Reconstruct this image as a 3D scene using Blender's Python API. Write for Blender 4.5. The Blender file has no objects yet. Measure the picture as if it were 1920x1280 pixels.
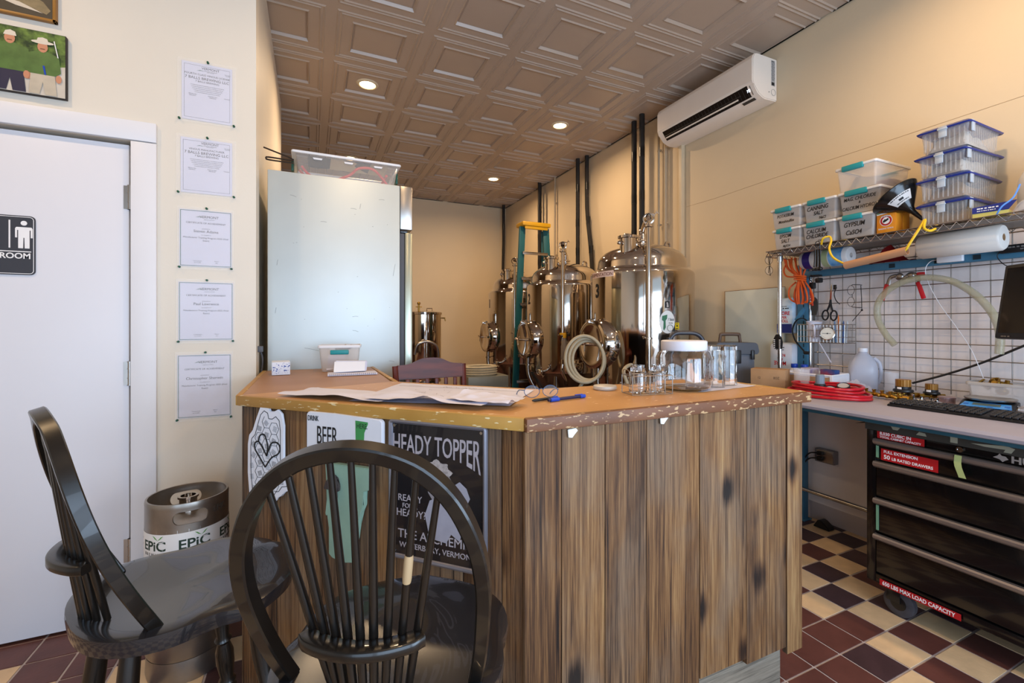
import bpy, bmesh, math, random
from mathutils import Vector, Matrix, noise
random.seed(7)
PI=math.pi; R=math.radians
scn=bpy.context.scene
COL=scn.collection
# ---------------------------------------------------------------- camera, world, lights
cd=bpy.data.cameras.new('camera'); cam=bpy.data.objects.new('camera',cd); COL.objects.link(cam)
cam.location=(0,0,1.268); cam.rotation_euler=(R(90),0,R(-24.9))
cd.sensor_width=36; cd.lens=850/1920*36; cd.shift_x=-19/1920; cd.shift_y=-31/1920
cd.clip_start=.02; cd.clip_end=60
scn.camera=cam
scn.view_settings.view_transform='Standard'; scn.view_settings.look='None'
scn.view_settings.gamma=1; scn.view_settings.exposure=0.2
scn.view_settings.use_curve_mapping=False
w=bpy.data.worlds.new('daylight'); scn.world=w; w.use_nodes=True
bg=w.node_tree.nodes['Background']; bg.inputs[0].default_value=(.62,.80,1,1); bg.inputs[1].default_value=.8
def area(name,loc,rot,sx,sy,power,col,spread=180):
    l=bpy.data.lights.new(name,'AREA'); l.shape='RECTANGLE'; l.size=sx; l.size_y=sy; l.energy=power; l.color=col
    l.spread=R(spread)
    o=bpy.data.objects.new(name,l); COL.objects.link(o); o.location=loc; o.rotation_euler=rot; return o
# daylight through the three shop-front windows behind the camera
DAY=(.58,.76,1.0)
for i,(x,wd) in enumerate(((-1.35,1.2),(.15,1.4),(1.85,1.5))):
    area('window_daylight',(x,-1.505,1.2),(R(90),0,0),wd,1.7,(17,36,76)[i],DAY)
# ---------------------------------------------------------------- colour and material helpers
def lin(h):
    if not isinstance(h,str): return tuple(h)+(1,)
    v=[int(h[i:i+2],16)/255 for i in (0,2,4)]
    return tuple((c/12.92 if c<=.04045 else ((c+.055)/1.055)**2.4) for c in v)+(1,)
MATS={}
def mat(name,col,rough=.5,metal=0,spec=.5,var=0,vs=8,bump=0,bs=60,alpha=1,trans=0,emit=0,ior=1.45,stretch=None,col2=None,coat=0,ani=0):
    if name in MATS: return MATS[name]
    m=bpy.data.materials.new(name); m.use_nodes=True; MATS[name]=m
    nt=m.node_tree; N=nt.nodes; L=nt.links; b=N['Principled BSDF']
    c=lin(col); b.inputs['Base Color'].default_value=c
    b.inputs['Roughness'].default_value=rough; b.inputs['Metallic'].default_value=metal
    b.inputs['Specular IOR Level'].default_value=spec; b.inputs['IOR'].default_value=ior
    b.inputs['Alpha'].default_value=alpha; b.inputs['Transmission Weight'].default_value=trans
    b.inputs['Coat Weight'].default_value=coat
    if emit: b.inputs['Emission Color'].default_value=c; b.inputs['Emission Strength'].default_value=emit
    tc=N.new('ShaderNodeTexCoord'); mp=N.new('ShaderNodeMapping'); L.new(tc.outputs['Object'],mp.inputs[0])
    if stretch: mp.inputs['Scale'].default_value=stretch
    if var or col2:
        n=N.new('ShaderNodeTexNoise'); n.inputs['Scale'].default_value=vs; n.inputs['Detail'].default_value=5; L.new(mp.outputs[0],n.inputs[0])
        r=N.new('ShaderNodeMapRange'); r.inputs[1].default_value=.35; r.inputs[2].default_value=.65; L.new(n.outputs[0],r.inputs[0])
        mx=N.new('ShaderNodeMix'); mx.data_type='RGBA'; L.new(r.outputs[0],mx.inputs[0])
        mx.inputs[6].default_value=c; mx.inputs[7].default_value=lin(col2) if col2 else tuple(x*(1-var) for x in c[:3])+(1,)
        L.new(mx.outputs[2],b.inputs['Base Color'])
    if bump:
        n2=N.new('ShaderNodeTexNoise'); n2.inputs['Scale'].default_value=bs; n2.inputs['Detail'].default_value=3; L.new(mp.outputs[0],n2.inputs[0])
        bp=N.new('ShaderNodeBump'); bp.inputs['Strength'].default_value=bump; bp.inputs['Distance'].default_value=.01
        L.new(n2.outputs[0],bp.inputs['Height']); L.new(bp.outputs[0],b.inputs['Normal'])
    return m
def ramp(N,L,src,stops):
    cr=N.new('ShaderNodeValToRGB'); e=cr.color_ramp.elements
    while len(e)<len(stops): e.new(.5)
    for k,(p,c) in zip(e,stops): k.position=p; k.color=lin(c)
    L.new(src,cr.inputs[0]); return cr
def wood(name,stops,scale=(14,14,1.1),knots=True,rough=.65,isl=True,bump=.35,grey='6d655a'):
    m=bpy.data.materials.new(name); m.use_nodes=True; MATS[name]=m
    nt=m.node_tree; N=nt.nodes; L=nt.links; b=N['Principled BSDF']; b.inputs['Roughness'].default_value=rough
    b.inputs['Specular IOR Level'].default_value=.25
    tc=N.new('ShaderNodeTexCoord'); geo=N.new('ShaderNodeNewGeometry')
    add=N.new('ShaderNodeVectorMath'); add.operation='ADD'; L.new(tc.outputs['Object'],add.inputs[0])
    mu=N.new('ShaderNodeVectorMath'); mu.operation='SCALE'; mu.inputs[0].default_value=(7.3,3.1,11.7)
    L.new(geo.outputs['Random Per Island'],mu.inputs['Scale']); L.new(mu.outputs[0],add.inputs[1])
    def nz(sc,det,dist=0,rg=.6):
        mp=N.new('ShaderNodeMapping'); mp.inputs['Scale'].default_value=sc; L.new(add.outputs[0],mp.inputs[0])
        n=N.new('ShaderNodeTexNoise'); n.inputs['Scale'].default_value=1; n.inputs['Detail'].default_value=det; n.inputs['Distortion'].default_value=dist; n.inputs['Roughness'].default_value=rg; L.new(mp.outputs[0],n.inputs[0]); return n
    big=nz(scale,7,.5,.65); fine=nz(tuple(s*9 if s>2 else s*3 for s in scale),6,.3,.7); blot=nz((4,4,2.2),4,.4); knotn=nz((9,9,4),3)
    def op(o,a,b_,c=None):
        f=N.new('ShaderNodeMath'); f.operation=o
        for i,v in enumerate((a,b_,c)):
            if v is None: continue
            if isinstance(v,(int,float)): f.inputs[i].default_value=v
            else: L.new(v,f.inputs[i])
        return f.outputs[0]
    # knots: soft dark spots that also bend the grain around them
    mk=N.new('ShaderNodeMapping'); mk.inputs['Scale'].default_value=(5.2,5.2,3.0); L.new(add.outputs[0],mk.inputs[0])
    vo=N.new('ShaderNodeTexVoronoi'); vo.inputs['Scale'].default_value=1; L.new(mk.outputs[0],vo.inputs[0])
    kd=op('MULTIPLY_ADD',knotn.outputs[0],.16,vo.outputs['Distance'])
    mr=N.new('ShaderNodeMapRange'); mr.inputs[1].default_value=.10; mr.inputs[2].default_value=.30; mr.inputs[3].default_value=1 if knots else 0; mr.inputs[4].default_value=0; L.new(kd,mr.inputs[0])
    kn=op('POWER',mr.outputs[0],1.6)
    thin=nz(tuple(s*34 if s>2 else s*9 for s in scale),3,.2,.6); crack=nz(tuple(s*11 if s>2 else s*1.6 for s in scale),2,.8,.5)
    v=op('MULTIPLY_ADD',big.outputs[0],.50,op('MULTIPLY_ADD',fine.outputs[0],.55,-.16)); v=op('MULTIPLY_ADD',thin.outputs[0],.34,op('ADD',v,-.05))
    cm=N.new('ShaderNodeMapRange'); cm.inputs[1].default_value=.30; cm.inputs[2].default_value=.36; cm.inputs[3].default_value=1; cm.inputs[4].default_value=0; L.new(crack.outputs[0],cm.inputs[0]); v=op('MULTIPLY_ADD',cm.outputs[0],-.16,v)
    v=op('ADD',v,op('MULTIPLY_ADD',geo.outputs['Random Per Island'],.16,-.08))
    v=op('MULTIPLY_ADD',kn,-.40,v)
    cr=ramp(N,L,v,stops)
    gm=N.new('ShaderNodeMapRange'); gm.inputs[1].default_value=.42; gm.inputs[2].default_value=.62; gm.inputs[3].default_value=0; gm.inputs[4].default_value=.38; L.new(blot.outputs[0],gm.inputs[0])
    mx=N.new('ShaderNodeMix'); mx.data_type='RGBA'; mx.blend_type='MIX'; L.new(gm.outputs[0],mx.inputs[0]); L.new(cr.outputs[0],mx.inputs[6])
    g2=ramp(N,L,v,[(.3,'2c2824'),(.5,grey),(.7,'787066')]); L.new(g2.outputs[0],mx.inputs[7])
    L.new(mx.outputs[2],b.inputs['Base Color'])
    bp=N.new('ShaderNodeBump'); bp.inputs['Strength'].default_value=bump; bp.inputs['Distance'].default_value=.003; L.new(v,bp.inputs['Height']); L.new(bp.outputs[0],b.inputs['Normal'])
    return m
def chipped(name,base,base2,chip,thr=.6,scale=30,stretch=(1,1,2),rough=.5):
    m=bpy.data.materials.new(name); m.use_nodes=True; MATS[name]=m
    nt=m.node_tree; N=nt.nodes; L=nt.links; b=N['Principled BSDF']; b.inputs['Roughness'].default_value=rough
    tc=N.new('ShaderNodeTexCoord'); mp=N.new('ShaderNodeMapping'); mp.inputs['Scale'].default_value=stretch; L.new(tc.outputs['Object'],mp.inputs[0])
    n=N.new('ShaderNodeTexNoise'); n.inputs['Scale'].default_value=scale; n.inputs['Detail'].default_value=6; L.new(mp.outputs[0],n.inputs[0])
    n2=N.new('ShaderNodeTexNoise'); n2.inputs['Scale'].default_value=3.5; n2.inputs['Detail'].default_value=6; L.new(tc.outputs['Object'],n2.inputs[0])
    c1=ramp(N,L,n2.outputs[0],[(.35,base),(.65,base2)])
    c2=ramp(N,L,n.outputs[0],[(thr,(0,0,0)),(thr+.03,(1,1,1))])
    mx=N.new('ShaderNodeMix'); mx.data_type='RGBA'; L.new(c2.outputs[0],mx.inputs[0]); L.new(c1.outputs[0],mx.inputs[6]); mx.inputs[7].default_value=lin(chip)
    L.new(mx.outputs[2],b.inputs['Base Color']); return m
# ---------------------------------------------------------------- mesh builder
def zto(d):
    return Vector(d).to_track_quat('Z','Y').to_matrix().to_4x4()
def smoothpath(pts,n=6,closed=False):
    P=[Vector(p) for p in pts]; out=[]; m=len(P)
    rng=range(m if closed else m-1)
    for i in rng:
        if closed: a,b,c,d=P[(i-1)%m],P[i],P[(i+1)%m],P[(i+2)%m]
        else: a,b,c,d=P[max(i-1,0)],P[i],P[i+1],P[min(i+2,m-1)]
        for k in range(n):
            t=k/n; out.append(.5*((2*b)+(c-a)*t+(2*a-5*b+4*c-d)*t*t+(3*b-a-3*c+d)*t**3))
    if not closed: out.append(P[-1])
    return out
class MB:
    def __init__(s): s.b=bmesh.new(); s.mi=0
    def _f(s,vs):
        try: f=s.b.faces.new(vs); f.material_index=s.mi; return f
        except ValueError: return None
    def box(s,c,d,bev=0,M=None,seg=2):
        r=bmesh.ops.create_cube(s.b,size=1,matrix=Matrix.Translation(c)@Matrix.Diagonal((d[0],d[1],d[2],1)))
        vs=r['verts']; fs={f for v in vs for f in v.link_faces}
        for f in fs: f.material_index=s.mi
        if bev:
            es=list({e for v in vs for e in v.link_edges})
            g=bmesh.ops.bevel(s.b,geom=es+list(vs),offset=bev,segments=seg,affect='EDGES',profile=.5,clamp_overlap=True)
            for f in g['faces']: f.material_index=s.mi
            vs=list({v for f in g['faces'] for v in f.verts}|{v for v in vs if v.is_valid})
        if M is not None: bmesh.ops.transform(s.b,matrix=M,verts=[v for v in vs if v.is_valid])
        return s
    def b2(s,x0,x1,y0,y1,z0,z1,bev=0,M=None): return s.box(((x0+x1)/2,(y0+y1)/2,(z0+z1)/2),(abs(x1-x0),abs(y1-y0),abs(z1-z0)),bev,M)
    def lathe(s,prof,M=None,seg=24,cap=True,a0=0,a1=2*PI):
        M=M or Matrix(); rings=[]; full=abs(a1-a0-2*PI)<1e-6; n=seg if full else seg+1
        for r,z in prof:
            if r<1e-6: rings.append([s.b.verts.new(M@Vector((0,0,z)))])
            else: rings.append([s.b.verts.new(M@Vector((r*math.cos(a0+(a1-a0)*i/seg),r*math.sin(a0+(a1-a0)*i/seg),z))) for i in range(n)])
        for A,B in zip(rings,rings[1:]):
            for i in range(seg):
                j=(i+1)%n
                if len(A)==1 and len(B)==1: continue
                if len(A)==1: s._f([A[0],B[i],B[j]][::-1])
                elif len(B)==1: s._f([A[i],A[j],B[0]])
                else: s._f([A[i],A[j],B[j],B[i]])
        if cap and full:
            if len(rings[0])>1: s._f(rings[0][::-1])
            if len(rings[-1])>1: s._f(rings[-1])
        return s
    def cyl(s,p0,p1,r0,r1=None,seg=16):
        p0=Vector(p0);p1=Vector(p1); d=p1-p0
        return s.lathe([(r0,0),(r0 if r1 is None else r1,d.length)],Matrix.Translation(p0)@zto(d),seg)
    def rod(s,p0,p1,prof,seg=14):
        p0=Vector(p0);p1=Vector(p1); d=p1-p0; l=d.length
        return s.lathe([(r,t*l) for t,r in prof],Matrix.Translation(p0)@zto(d),seg)
    def tube(s,pts,r,seg=8,closed=False,sm=0,flat=None):
        P=smoothpath(pts,sm,closed) if sm else [Vector(p) for p in pts]
        m=len(P); rings=[]; up=None
        for i,p in enumerate(P):
            if closed: t=(P[(i+1)%m]-P[(i-1)%m]).normalized()
            else: t=(P[min(i+1,m-1)]-P[max(i-1,0)]).normalized()
            if up is None: up=Vector((0,0,1)) if abs(t.z)<.9 else Vector((1,0,0))
            x=t.cross(up)
            if x.length<1e-6: x=t.orthogonal()
            x.normalize(); y=x.cross(t).normalized(); up=y
            rr=r(i/(m-1)) if callable(r) else r
            ry=rr*flat if flat else rr
            rings.append([s.b.verts.new(p+x*rr*math.cos(2*PI*k/seg)+y*ry*math.sin(2*PI*k/seg)) for k in range(seg)])
        rg=range(m if closed else m-1)
        for i in rg:
            A,B=rings[i],rings[(i+1)%m]
            for k in range(seg): s._f([A[k],B[k],B[(k+1)%seg],A[(k+1)%seg]])
        if not closed: s._f(rings[0]); s._f(rings[-1][::-1])
        return s
    def prism(s,poly,z0,z1,M=None,bev=0):
        M=M or Matrix()
        a=[s.b.verts.new(M@Vector((x,y,z0))) for x,y in poly]; b=[s.b.verts.new(M@Vector((x,y,z1))) for x,y in poly]
        n=len(poly); area=sum(poly[i][0]*poly[(i+1)%n][1]-poly[(i+1)%n][0]*poly[i][1] for i in range(n))
        fs=[s._f(a[::-1]),s._f(b)]+[s._f([a[i],a[(i+1)%n],b[(i+1)%n],b[i]]) for i in range(n)]
        if area<0:
            for f in fs:
                if f: f.normal_flip()
        if bev:
            es=[e for e in {e for v in a+b for e in v.link_edges}]
            g=bmesh.ops.bevel(s.b,geom=es,offset=bev,segments=2,affect='EDGES',clamp_overlap=True)
            for f in g['faces']: f.material_index=s.mi
        return s
    def ball(s,c,r,sc=(1,1,1),seg=16,M=None):
        n0=set(s.b.faces)if 0 else None
        g=bmesh.ops.create_uvsphere(s.b,u_segments=seg,v_segments=max(6,seg//2),radius=r,matrix=Matrix.Translation(c)@(M or Matrix())@Matrix.Diagonal((sc[0],sc[1],sc[2],1)))
        for f in {f for v in g['verts'] for f in v.link_faces}: f.material_index=s.mi
        return s
    def grid(s,nu,nv,fn,flip=False):
        V=[[s.b.verts.new(fn(i/nu,j/nv)) for j in range(nv+1)] for i in range(nu+1)]
        for i in range(nu):
            for j in range(nv):
                q=[V[i][j],V[i+1][j],V[i+1][j+1],V[i][j+1]]; s._f(q[::-1] if flip else q)
        return s
    def quad(s,*p): s._f([s.b.verts.new(q) for q in p]); return s
    def xf(s,M): bmesh.ops.transform(s.b,matrix=M,verts=s.b.verts); return s
def part(name,mb,mats,parent=None,ang=38,smooth=True,loc=None,rot=None,**tags):
    me=bpy.data.meshes.new(name); mb.b.normal_update(); mb.b.to_mesh(me); mb.b.free()
    for m in (mats if isinstance(mats,(list,tuple)) else [mats]): me.materials.append(m)
    if smooth:
        me.polygons.foreach_set('use_smooth',[True]*len(me.polygons)); me.set_sharp_from_angle(angle=R(ang))
    o=bpy.data.objects.new(name,me); COL.objects.link(o)
    if parent is not None: o.parent=parent
    if loc is not None: o.location=loc
    if rot is not None: o.rotation_euler=rot
    for k,v in tags.items(): o[k]=v
    return o
def thing(name,label,cat,loc=(0,0,0),rz=0,group=None,rot=None):
    o=bpy.data.objects.new(name,None); COL.objects.link(o); o.empty_display_size=.05
    o.location=loc; o.rotation_euler=rot or (0,0,rz); o['label']=label; o['category']=cat
    if group: o['group']=group
    return o
def solo(name,mb,mats,label,cat,loc=(0,0,0),rot=(0,0,0),group=None,**k):
    o=part(name,mb,mats,None,loc=loc,rot=rot,**k); o['label']=label; o['category']=cat
    if group: o['group']=group
    return o
def struct(name,mb,mats,**k): return part(name,mb,mats,None,kind='structure',**k)
def dup(o,parent=None,**kw):
    c=o.copy(); COL.objects.link(c)
    if parent is not None: c.parent=parent
    for ch in list(o.children): dup(ch,c)
    for k,v in kw.items():
        if k=='loc': c.location=v
        elif k=='rz': c.rotation_euler=(0,0,v)
        elif k=='rot': c.rotation_euler=v
        else: c[k]=v
    return c
def frame(o,x,y):
    x=Vector(x).normalized(); y=Vector(y).normalized(); z=x.cross(y).normalized(); y=z.cross(x)
    return Matrix.Translation(o)@Matrix((x,y,z)).transposed().to_4x4()
# mesh lettering from the built-in font; items: (text, x, y, size[, align[, xscale[, shear]]])
def texts(name,items,m,parent,M=None,ext=.0004,warp=None,bold=0):
    b=bmesh.new()
    for it in items:
        t,x,y,sz=it[:4]; al=it[4] if len(it)>4 else 'CENTER'; xs=it[5] if len(it)>5 else 1; sh=it[6] if len(it)>6 else 0
        cu=bpy.data.curves.new('lettering','FONT'); cu.body=t; cu.size=sz; cu.align_x=al; cu.extrude=ext; cu.shear=sh; cu.offset=bold*sz
        cu.resolution_u=3
        o=bpy.data.objects.new('lettering',cu); COL.objects.link(o)
        dg=bpy.context.evaluated_depsgraph_get(); me=bpy.data.meshes.new_from_object(o.evaluated_get(dg))
        me.transform(Matrix.Translation((x,y,0))@Matrix.Diagonal((xs,1,1,1))); b.from_mesh(me)
        bpy.data.objects.remove(o); bpy.data.curves.remove(cu); bpy.data.meshes.remove(me)
    if warp:
        for v in b.verts: v.co=warp(v.co)
    if M is not None: bmesh.ops.transform(b,matrix=M,verts=b.verts)
    mb=MB.__new__(MB); mb.b=b; mb.mi=0
    return part(name,mb,m,parent,smooth=False)
# rows of thin strokes where the photograph's small print cannot be read: (x, y, width, height)
def print_rows(name,rows,m_,parent,M=None,warp=None):
    m=MB()
    for x,y,w_,h_ in rows:
        n=max(1,int(w_/(h_*2.2)))
        for k in range(n):
            a=x-w_/2+w_*k/n; b=a+w_/n*(.62 if (k*7)%3 else .86)
            m.prism([(a,y),(b,y),(b,y+h_),(a,y+h_)],0,.0003)
    if warp:
        for v in m.b.verts: v.co=warp(v.co)
    if M is not None: m.xf(M)
    return part(name,m,m_,parent,smooth=False)
# ---------------------------------------------------------------- shared materials
STEEL=mat('polished_stainless','d8cfc6',.1,1,var=.12,vs=3)
STEELB=mat('brushed_stainless','b9b3ac',.3,1,var=.15,vs=6)
CHROME=mat('chrome','dcdcdc',.12,1,var=.05)
WIRE=mat('wire_steel','a09a94',.3,1,var=.1)
BLACKP=mat('black_plastic','17171a',.4,var=.2)
BLACKM=mat('black_metal','141416',.28,var=.2,vs=20,coat=.3)
WHITEP=mat('white_plastic','e6e6ea',.35,var=.04)
PAPER=mat('white_paper','d2d3e4',.7,var=.04,vs=4)
GREYP=mat('grey_plastic','565a62',.5,var=.1)
INK=mat('black_ink','1a1a1c',.7,var=.1)
CARD=mat('cardboard','a98560',.8,var=.12,vs=15)
BRASS=mat('brass','b08a3e',.28,1,var=.2,vs=30)
GLASS=mat('clear_glass','ffffff',.02,trans=1,ior=1.45,var=.01)
CLEARP=mat('clear_plastic','e6e2de',.18,alpha=.28,var=.05)
CLOUDP=mat('cloudy_plastic','d9d3cf',.3,alpha=.5,var=.05)
BLUEST=mat('blue_painted_steel','3f7592',.45,var=.12,vs=12)
TEAL=mat('teal_plastic','1f8f95',.4,var=.08)
RED=mat('red_plastic','c01826',.35,var=.15)
REDL=mat('red_label','b3161d',.5,var=.08)
WHITEK=mat('white_print','f2f0f0',.6,var=.03)
YEL=mat('yellow_plastic','e3ae1c',.45,var=.1)
BLUEP=mat('blue_plastic','1746b8',.35,var=.12)
# ================================================================ SETTING
H_C=3.253; XW=3.0; YB=7.13; YD=2.468; XP=-.25
PAINT=mat('cream_wall_paint','e0d8ca',.6,var=.03,vs=2,bump=.03,bs=90)
TANP=mat('tan_wall_paint','dcc9aa',.6,var=.04,vs=1.5,bump=.05,bs=60)
WHITEPAINT=mat('white_trim_paint','e2e2e6',.4,var=.02,vs=3)
CEILM=mat('pressed_ceiling_metal','b3a08f',.34,var=.06,vs=2,spec=.6)
def tile_mats():
    return [mat('grout','b8aaa6',.85,var=.15,vs=40),
            mat('brown_quarry_tile','643c35',.42,var=.25,vs=9,bump=.06,bs=70),
            mat('cream_quarry_tile','e0bf94',.42,var=.14,vs=12,bump=.06,bs=70),
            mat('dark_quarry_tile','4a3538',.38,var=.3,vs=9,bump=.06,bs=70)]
def floor():
    m=MB(); m.quad((-3,-1.6,-.003),(XW+.05,-1.6,-.003),(XW+.05,YB+.1,-.003),(-3,YB+.1,-.003))
    px,py=.157,.1565; x0,y0=1.691,.756; g=.0045
    rnd=random.Random(3)
    for i in range(-30,9):
        for j in range(-15,41):
            xa,ya=x0+i*px,y0+j*py
            if xa>XW or xa<-3 or ya>YB: continue
            odd=(i+j)%2==1
            cream=odd
            if i<=0 and i>=-2 and j<=2: cream=False
            if (i,j)==(1,2): cream=False
            if j>=10 or (j==9 and i>=-17): cream=False
            if (i,j)==(-18,9): cream=True
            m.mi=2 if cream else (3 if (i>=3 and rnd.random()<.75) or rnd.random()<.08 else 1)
            X=min(xa+px-g,XW)
            m.b2(xa+g,X,ya+g,ya+py-g,-.004,.0,.0)
    return struct('floor',m,tile_mats(),smooth=False)
floor()
def ceiling():
    m=MB(); T=.61; X0=.115; Y0=3.645
    pr=[(0,0),(.032,0),(.040,-.007),(.048,-.001),(.056,-.001),(.064,-.007),(.072,0),(.128,.003),(.136,-.005),(.146,.014),(.154,.010),(.305,.010)]
    xs=[X0+T*i for i in range(-5,6)]; ys=[Y0+T*j for j in range(-9,7)]
    for x in xs:
        for y in ys:
            rings=[]
            for d,h in pr[:-1]:
                q=[]
                for (sx,sy) in ((d,d),(T-d,d),(T-d,T-d),(d,T-d)):
                    q.append(m.b.verts.new((min(max(x+sx,-3),XW-.012),min(y+sy,YB-.005),H_C+h)))
                rings.append(q)
            for A,B in zip(rings,rings[1:]):
                for k in range(4): m._f([A[k],B[k],B[(k+1)%4],A[(k+1)%4]])
            m._f([rings[-1][k] for k in (3,2,1,0)])
    bmesh.ops.remove_doubles(m.b,verts=m.b.verts,dist=1e-5)
    bmesh.ops.dissolve_degenerate(m.b,dist=1e-4,edges=m.b.edges)
    o=struct('ceiling',m,CEILM,ang=20); return o
ceiling()
m=MB(); m.b2(-3,3.2,-1.6,YB+.2,H_C+.05,H_C+.12); struct('ceiling_deck',m,PAINT)
m=MB(); m.b2(XW,XW+.12,-1.6,YB+.1,0,H_C+.05); struct('wall_right',m,TANP)
m=MB(); m.b2(-3,XW,YB,YB+.12,0,H_C+.05); struct('wall_back',m,TANP)
m=MB(); m.b2(-3.1,-3,-1.6,YB+.1,0,H_C+.05); struct('wall_left',m,PAINT)
# door wall with an opening for the door, and the return wall behind its corner
DX0,DX1,DZ=-1.63,-.712,2.045
m=MB(); m.b2(-3,DX0-.02,YD,YD+.12,0,H_C); m.b2(DX1+.012,-.238,YD,YD+.12,0,H_C); m.b2(DX0-.02,DX1+.012,YD,YD+.12,DZ+.012,H_C)
struct('wall_door_side',m,PAINT)
m=MB(); m.b2(-.36,XP,YD+.12,4.615,0,H_C); m.b2(-.36,-.238,YD+.115,YD+.135,0,H_C); struct('wall_partition',m,PAINT)
# shop front behind the camera with three tall windows
m=MB(); Y=-1.5
m.b2(-3,XW,Y-.1,Y,0,.35); m.b2(-3,XW,Y-.1,Y,2.6,H_C)
for a,b in ((-3,-2.0),(-.7,-.6),(.9,1.05),(2.65,XW)): m.b2(a,b,Y-.1,Y,.35,2.6)
struct('wall_front',m,PAINT)
for n,(a,b) in enumerate(((-2.0,-.7),(-.6,.9),(1.05,2.65))):
    m=MB()
    for (x0,x1,z0,z1) in ((a,b,.35,.41),(a,b,2.54,2.6),(a,a+.06,.41,2.54),(b-.06,b,.41,2.54)): m.b2(x0,x1,Y-.08,Y-.02,z0,z1)
    wn=struct('window_%d'%(n+1),m,WHITEPAINT)
# door slab, casing, hinges
m=MB(); m.b2(DX0,DX1,YD+.012,YD+.055,.012,DZ-.004,.002)
door=struct('door_1',m,mat('white_door_paint','dedee4',.38,var=.015,vs=2))
for z in (1.06,1.815,.3):
    m=MB(); m.cyl((DX1+.004,YD+.006,z-.052),(DX1+.004,YD+.006,z+.052),.0075,seg=12)
    for k in (-.05,-.02,.02,.05): m.cyl((DX1+.004,YD+.006,z+k-.002),(DX1+.004,YD+.006,z+k+.002),.009,seg=12)
    m.b2(DX1-.018,DX1,YD+.009,YD+.0125,z-.05,z+.05)
    part('hinge',m,STEELB,door)
m=MB(); m.b2(DX1+.012,DX1+.1,YD-.016,YD,0,DZ+.008,.002); struct('trim_1',m,WHITEPAINT)
m=MB(); m.b2(DX0-.12,DX1+.1,YD-.018,YD,DZ+.012,DZ+.095,.002); struct('trim_2',m,WHITEPAINT)
m=MB(); m.b2(XW-.012,XW,-1,2.9,0,.11,.003); struct('baseboard_right',m,mat('grey_cove_base','b8b0b4',.5,var=.05))
# white backing board behind the wire grid on the right wall
m=MB(); m.b2(XW-.008,XW,-.3,1.93,.1,1.72); struct('trim_3',m,mat('white_backing_board','f2e9e6',.6,var=.04,vs=5))
# thin horizontal plaster joint on the right wall
m=MB(); m.tube([(XW-.0005,2.6,1.955),(XW-.0005,1.9,1.99),(XW-.0005,1.2,2.0),(XW-.0005,.4,2.27)],.0012,5,sm=3) if 0 else m.tube([(XW,3.02,2.31),(XW,2.71,2.305),(XW,2.2,2.318),(XW,1.6,2.322),(XW,.4,2.34)],.0013,5)
struct('trim_4',m,mat('plaster_crack','b89a72',.8,var=.2))
# ---------------------------------------------------------------- recessed ceiling lights
def downlight(x,y,label,en=15,col=(1,.70,.42)):
    t=thing('recessed_light',label,'ceiling light',(x,y,H_C+.010),0,'recessed ceiling lights')
    m=MB(); m.lathe([(.062,-.004),(.066,-.010),(.082,-.007),(.088,0),(.062,0),(.062,-.004)],seg=36,cap=False); part('trim_ring',m,mat('cream_trim_ring','d8c8a8',.45,var=.03),t)
    m=MB(); m.lathe([(.0001,-.004),(.062,-.004)],seg=36,cap=False); m.b.verts.ensure_lookup_table(); bmesh.ops.reverse_faces(m.b,faces=m.b.faces[:])
    m.lathe([(.0001,-.0045),(.062,-.0045)],seg=36,cap=False)
    part('diffuser',m,mat('warm_lamp_diffuser',(1.0,.78,.45),.5,emit=9,var=.01),t)
    l=bpy.data.lights.new('lamp','AREA'); l.shape='DISK'; l.size=.12; l.energy=en; l.color=col; l.spread=R(165)
    o=bpy.data.objects.new('lamp',l); COL.objects.link(o); o.parent=t; o.location=(0,0,-.02)
X0=.115;Y0=3.645;T=.61
downlight(X0+.5*T,Y0+.5*T,'recessed warm ceiling light nearest the door wall, above the refrigerator')
downlight(X0+3.5*T,Y0+.5*T,'recessed warm ceiling light nearest the wall air conditioner')
downlight(X0+3.5*T,Y0+3.5*T,'recessed warm ceiling light farthest back, over the ladder')
downlight(X0+.5*T,Y0+3.5*T,'recessed warm ceiling light hidden behind the bin on the refrigerator')
for x,y,n in ((X0+.5*T,Y0-3.5*T,'above the bar, in front of the door wall'),(X0+3.5*T,Y0-4.5*T,'above the workbench'),(X0-2.5*T,Y0-3.5*T,'in front of the restroom door'),(X0+.5*T,Y0-6.5*T,'behind the camera over the left windows'),(X0+3.5*T,Y0-7*T,'behind the camera over the right windows')):
    downlight(x,y,'recessed ceiling light '+n,{'above the workbench':13,'in front of the restroom door':10,'above the bar, in front of the door wall':10}.get(n,9),(1,.68,.38))
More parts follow.
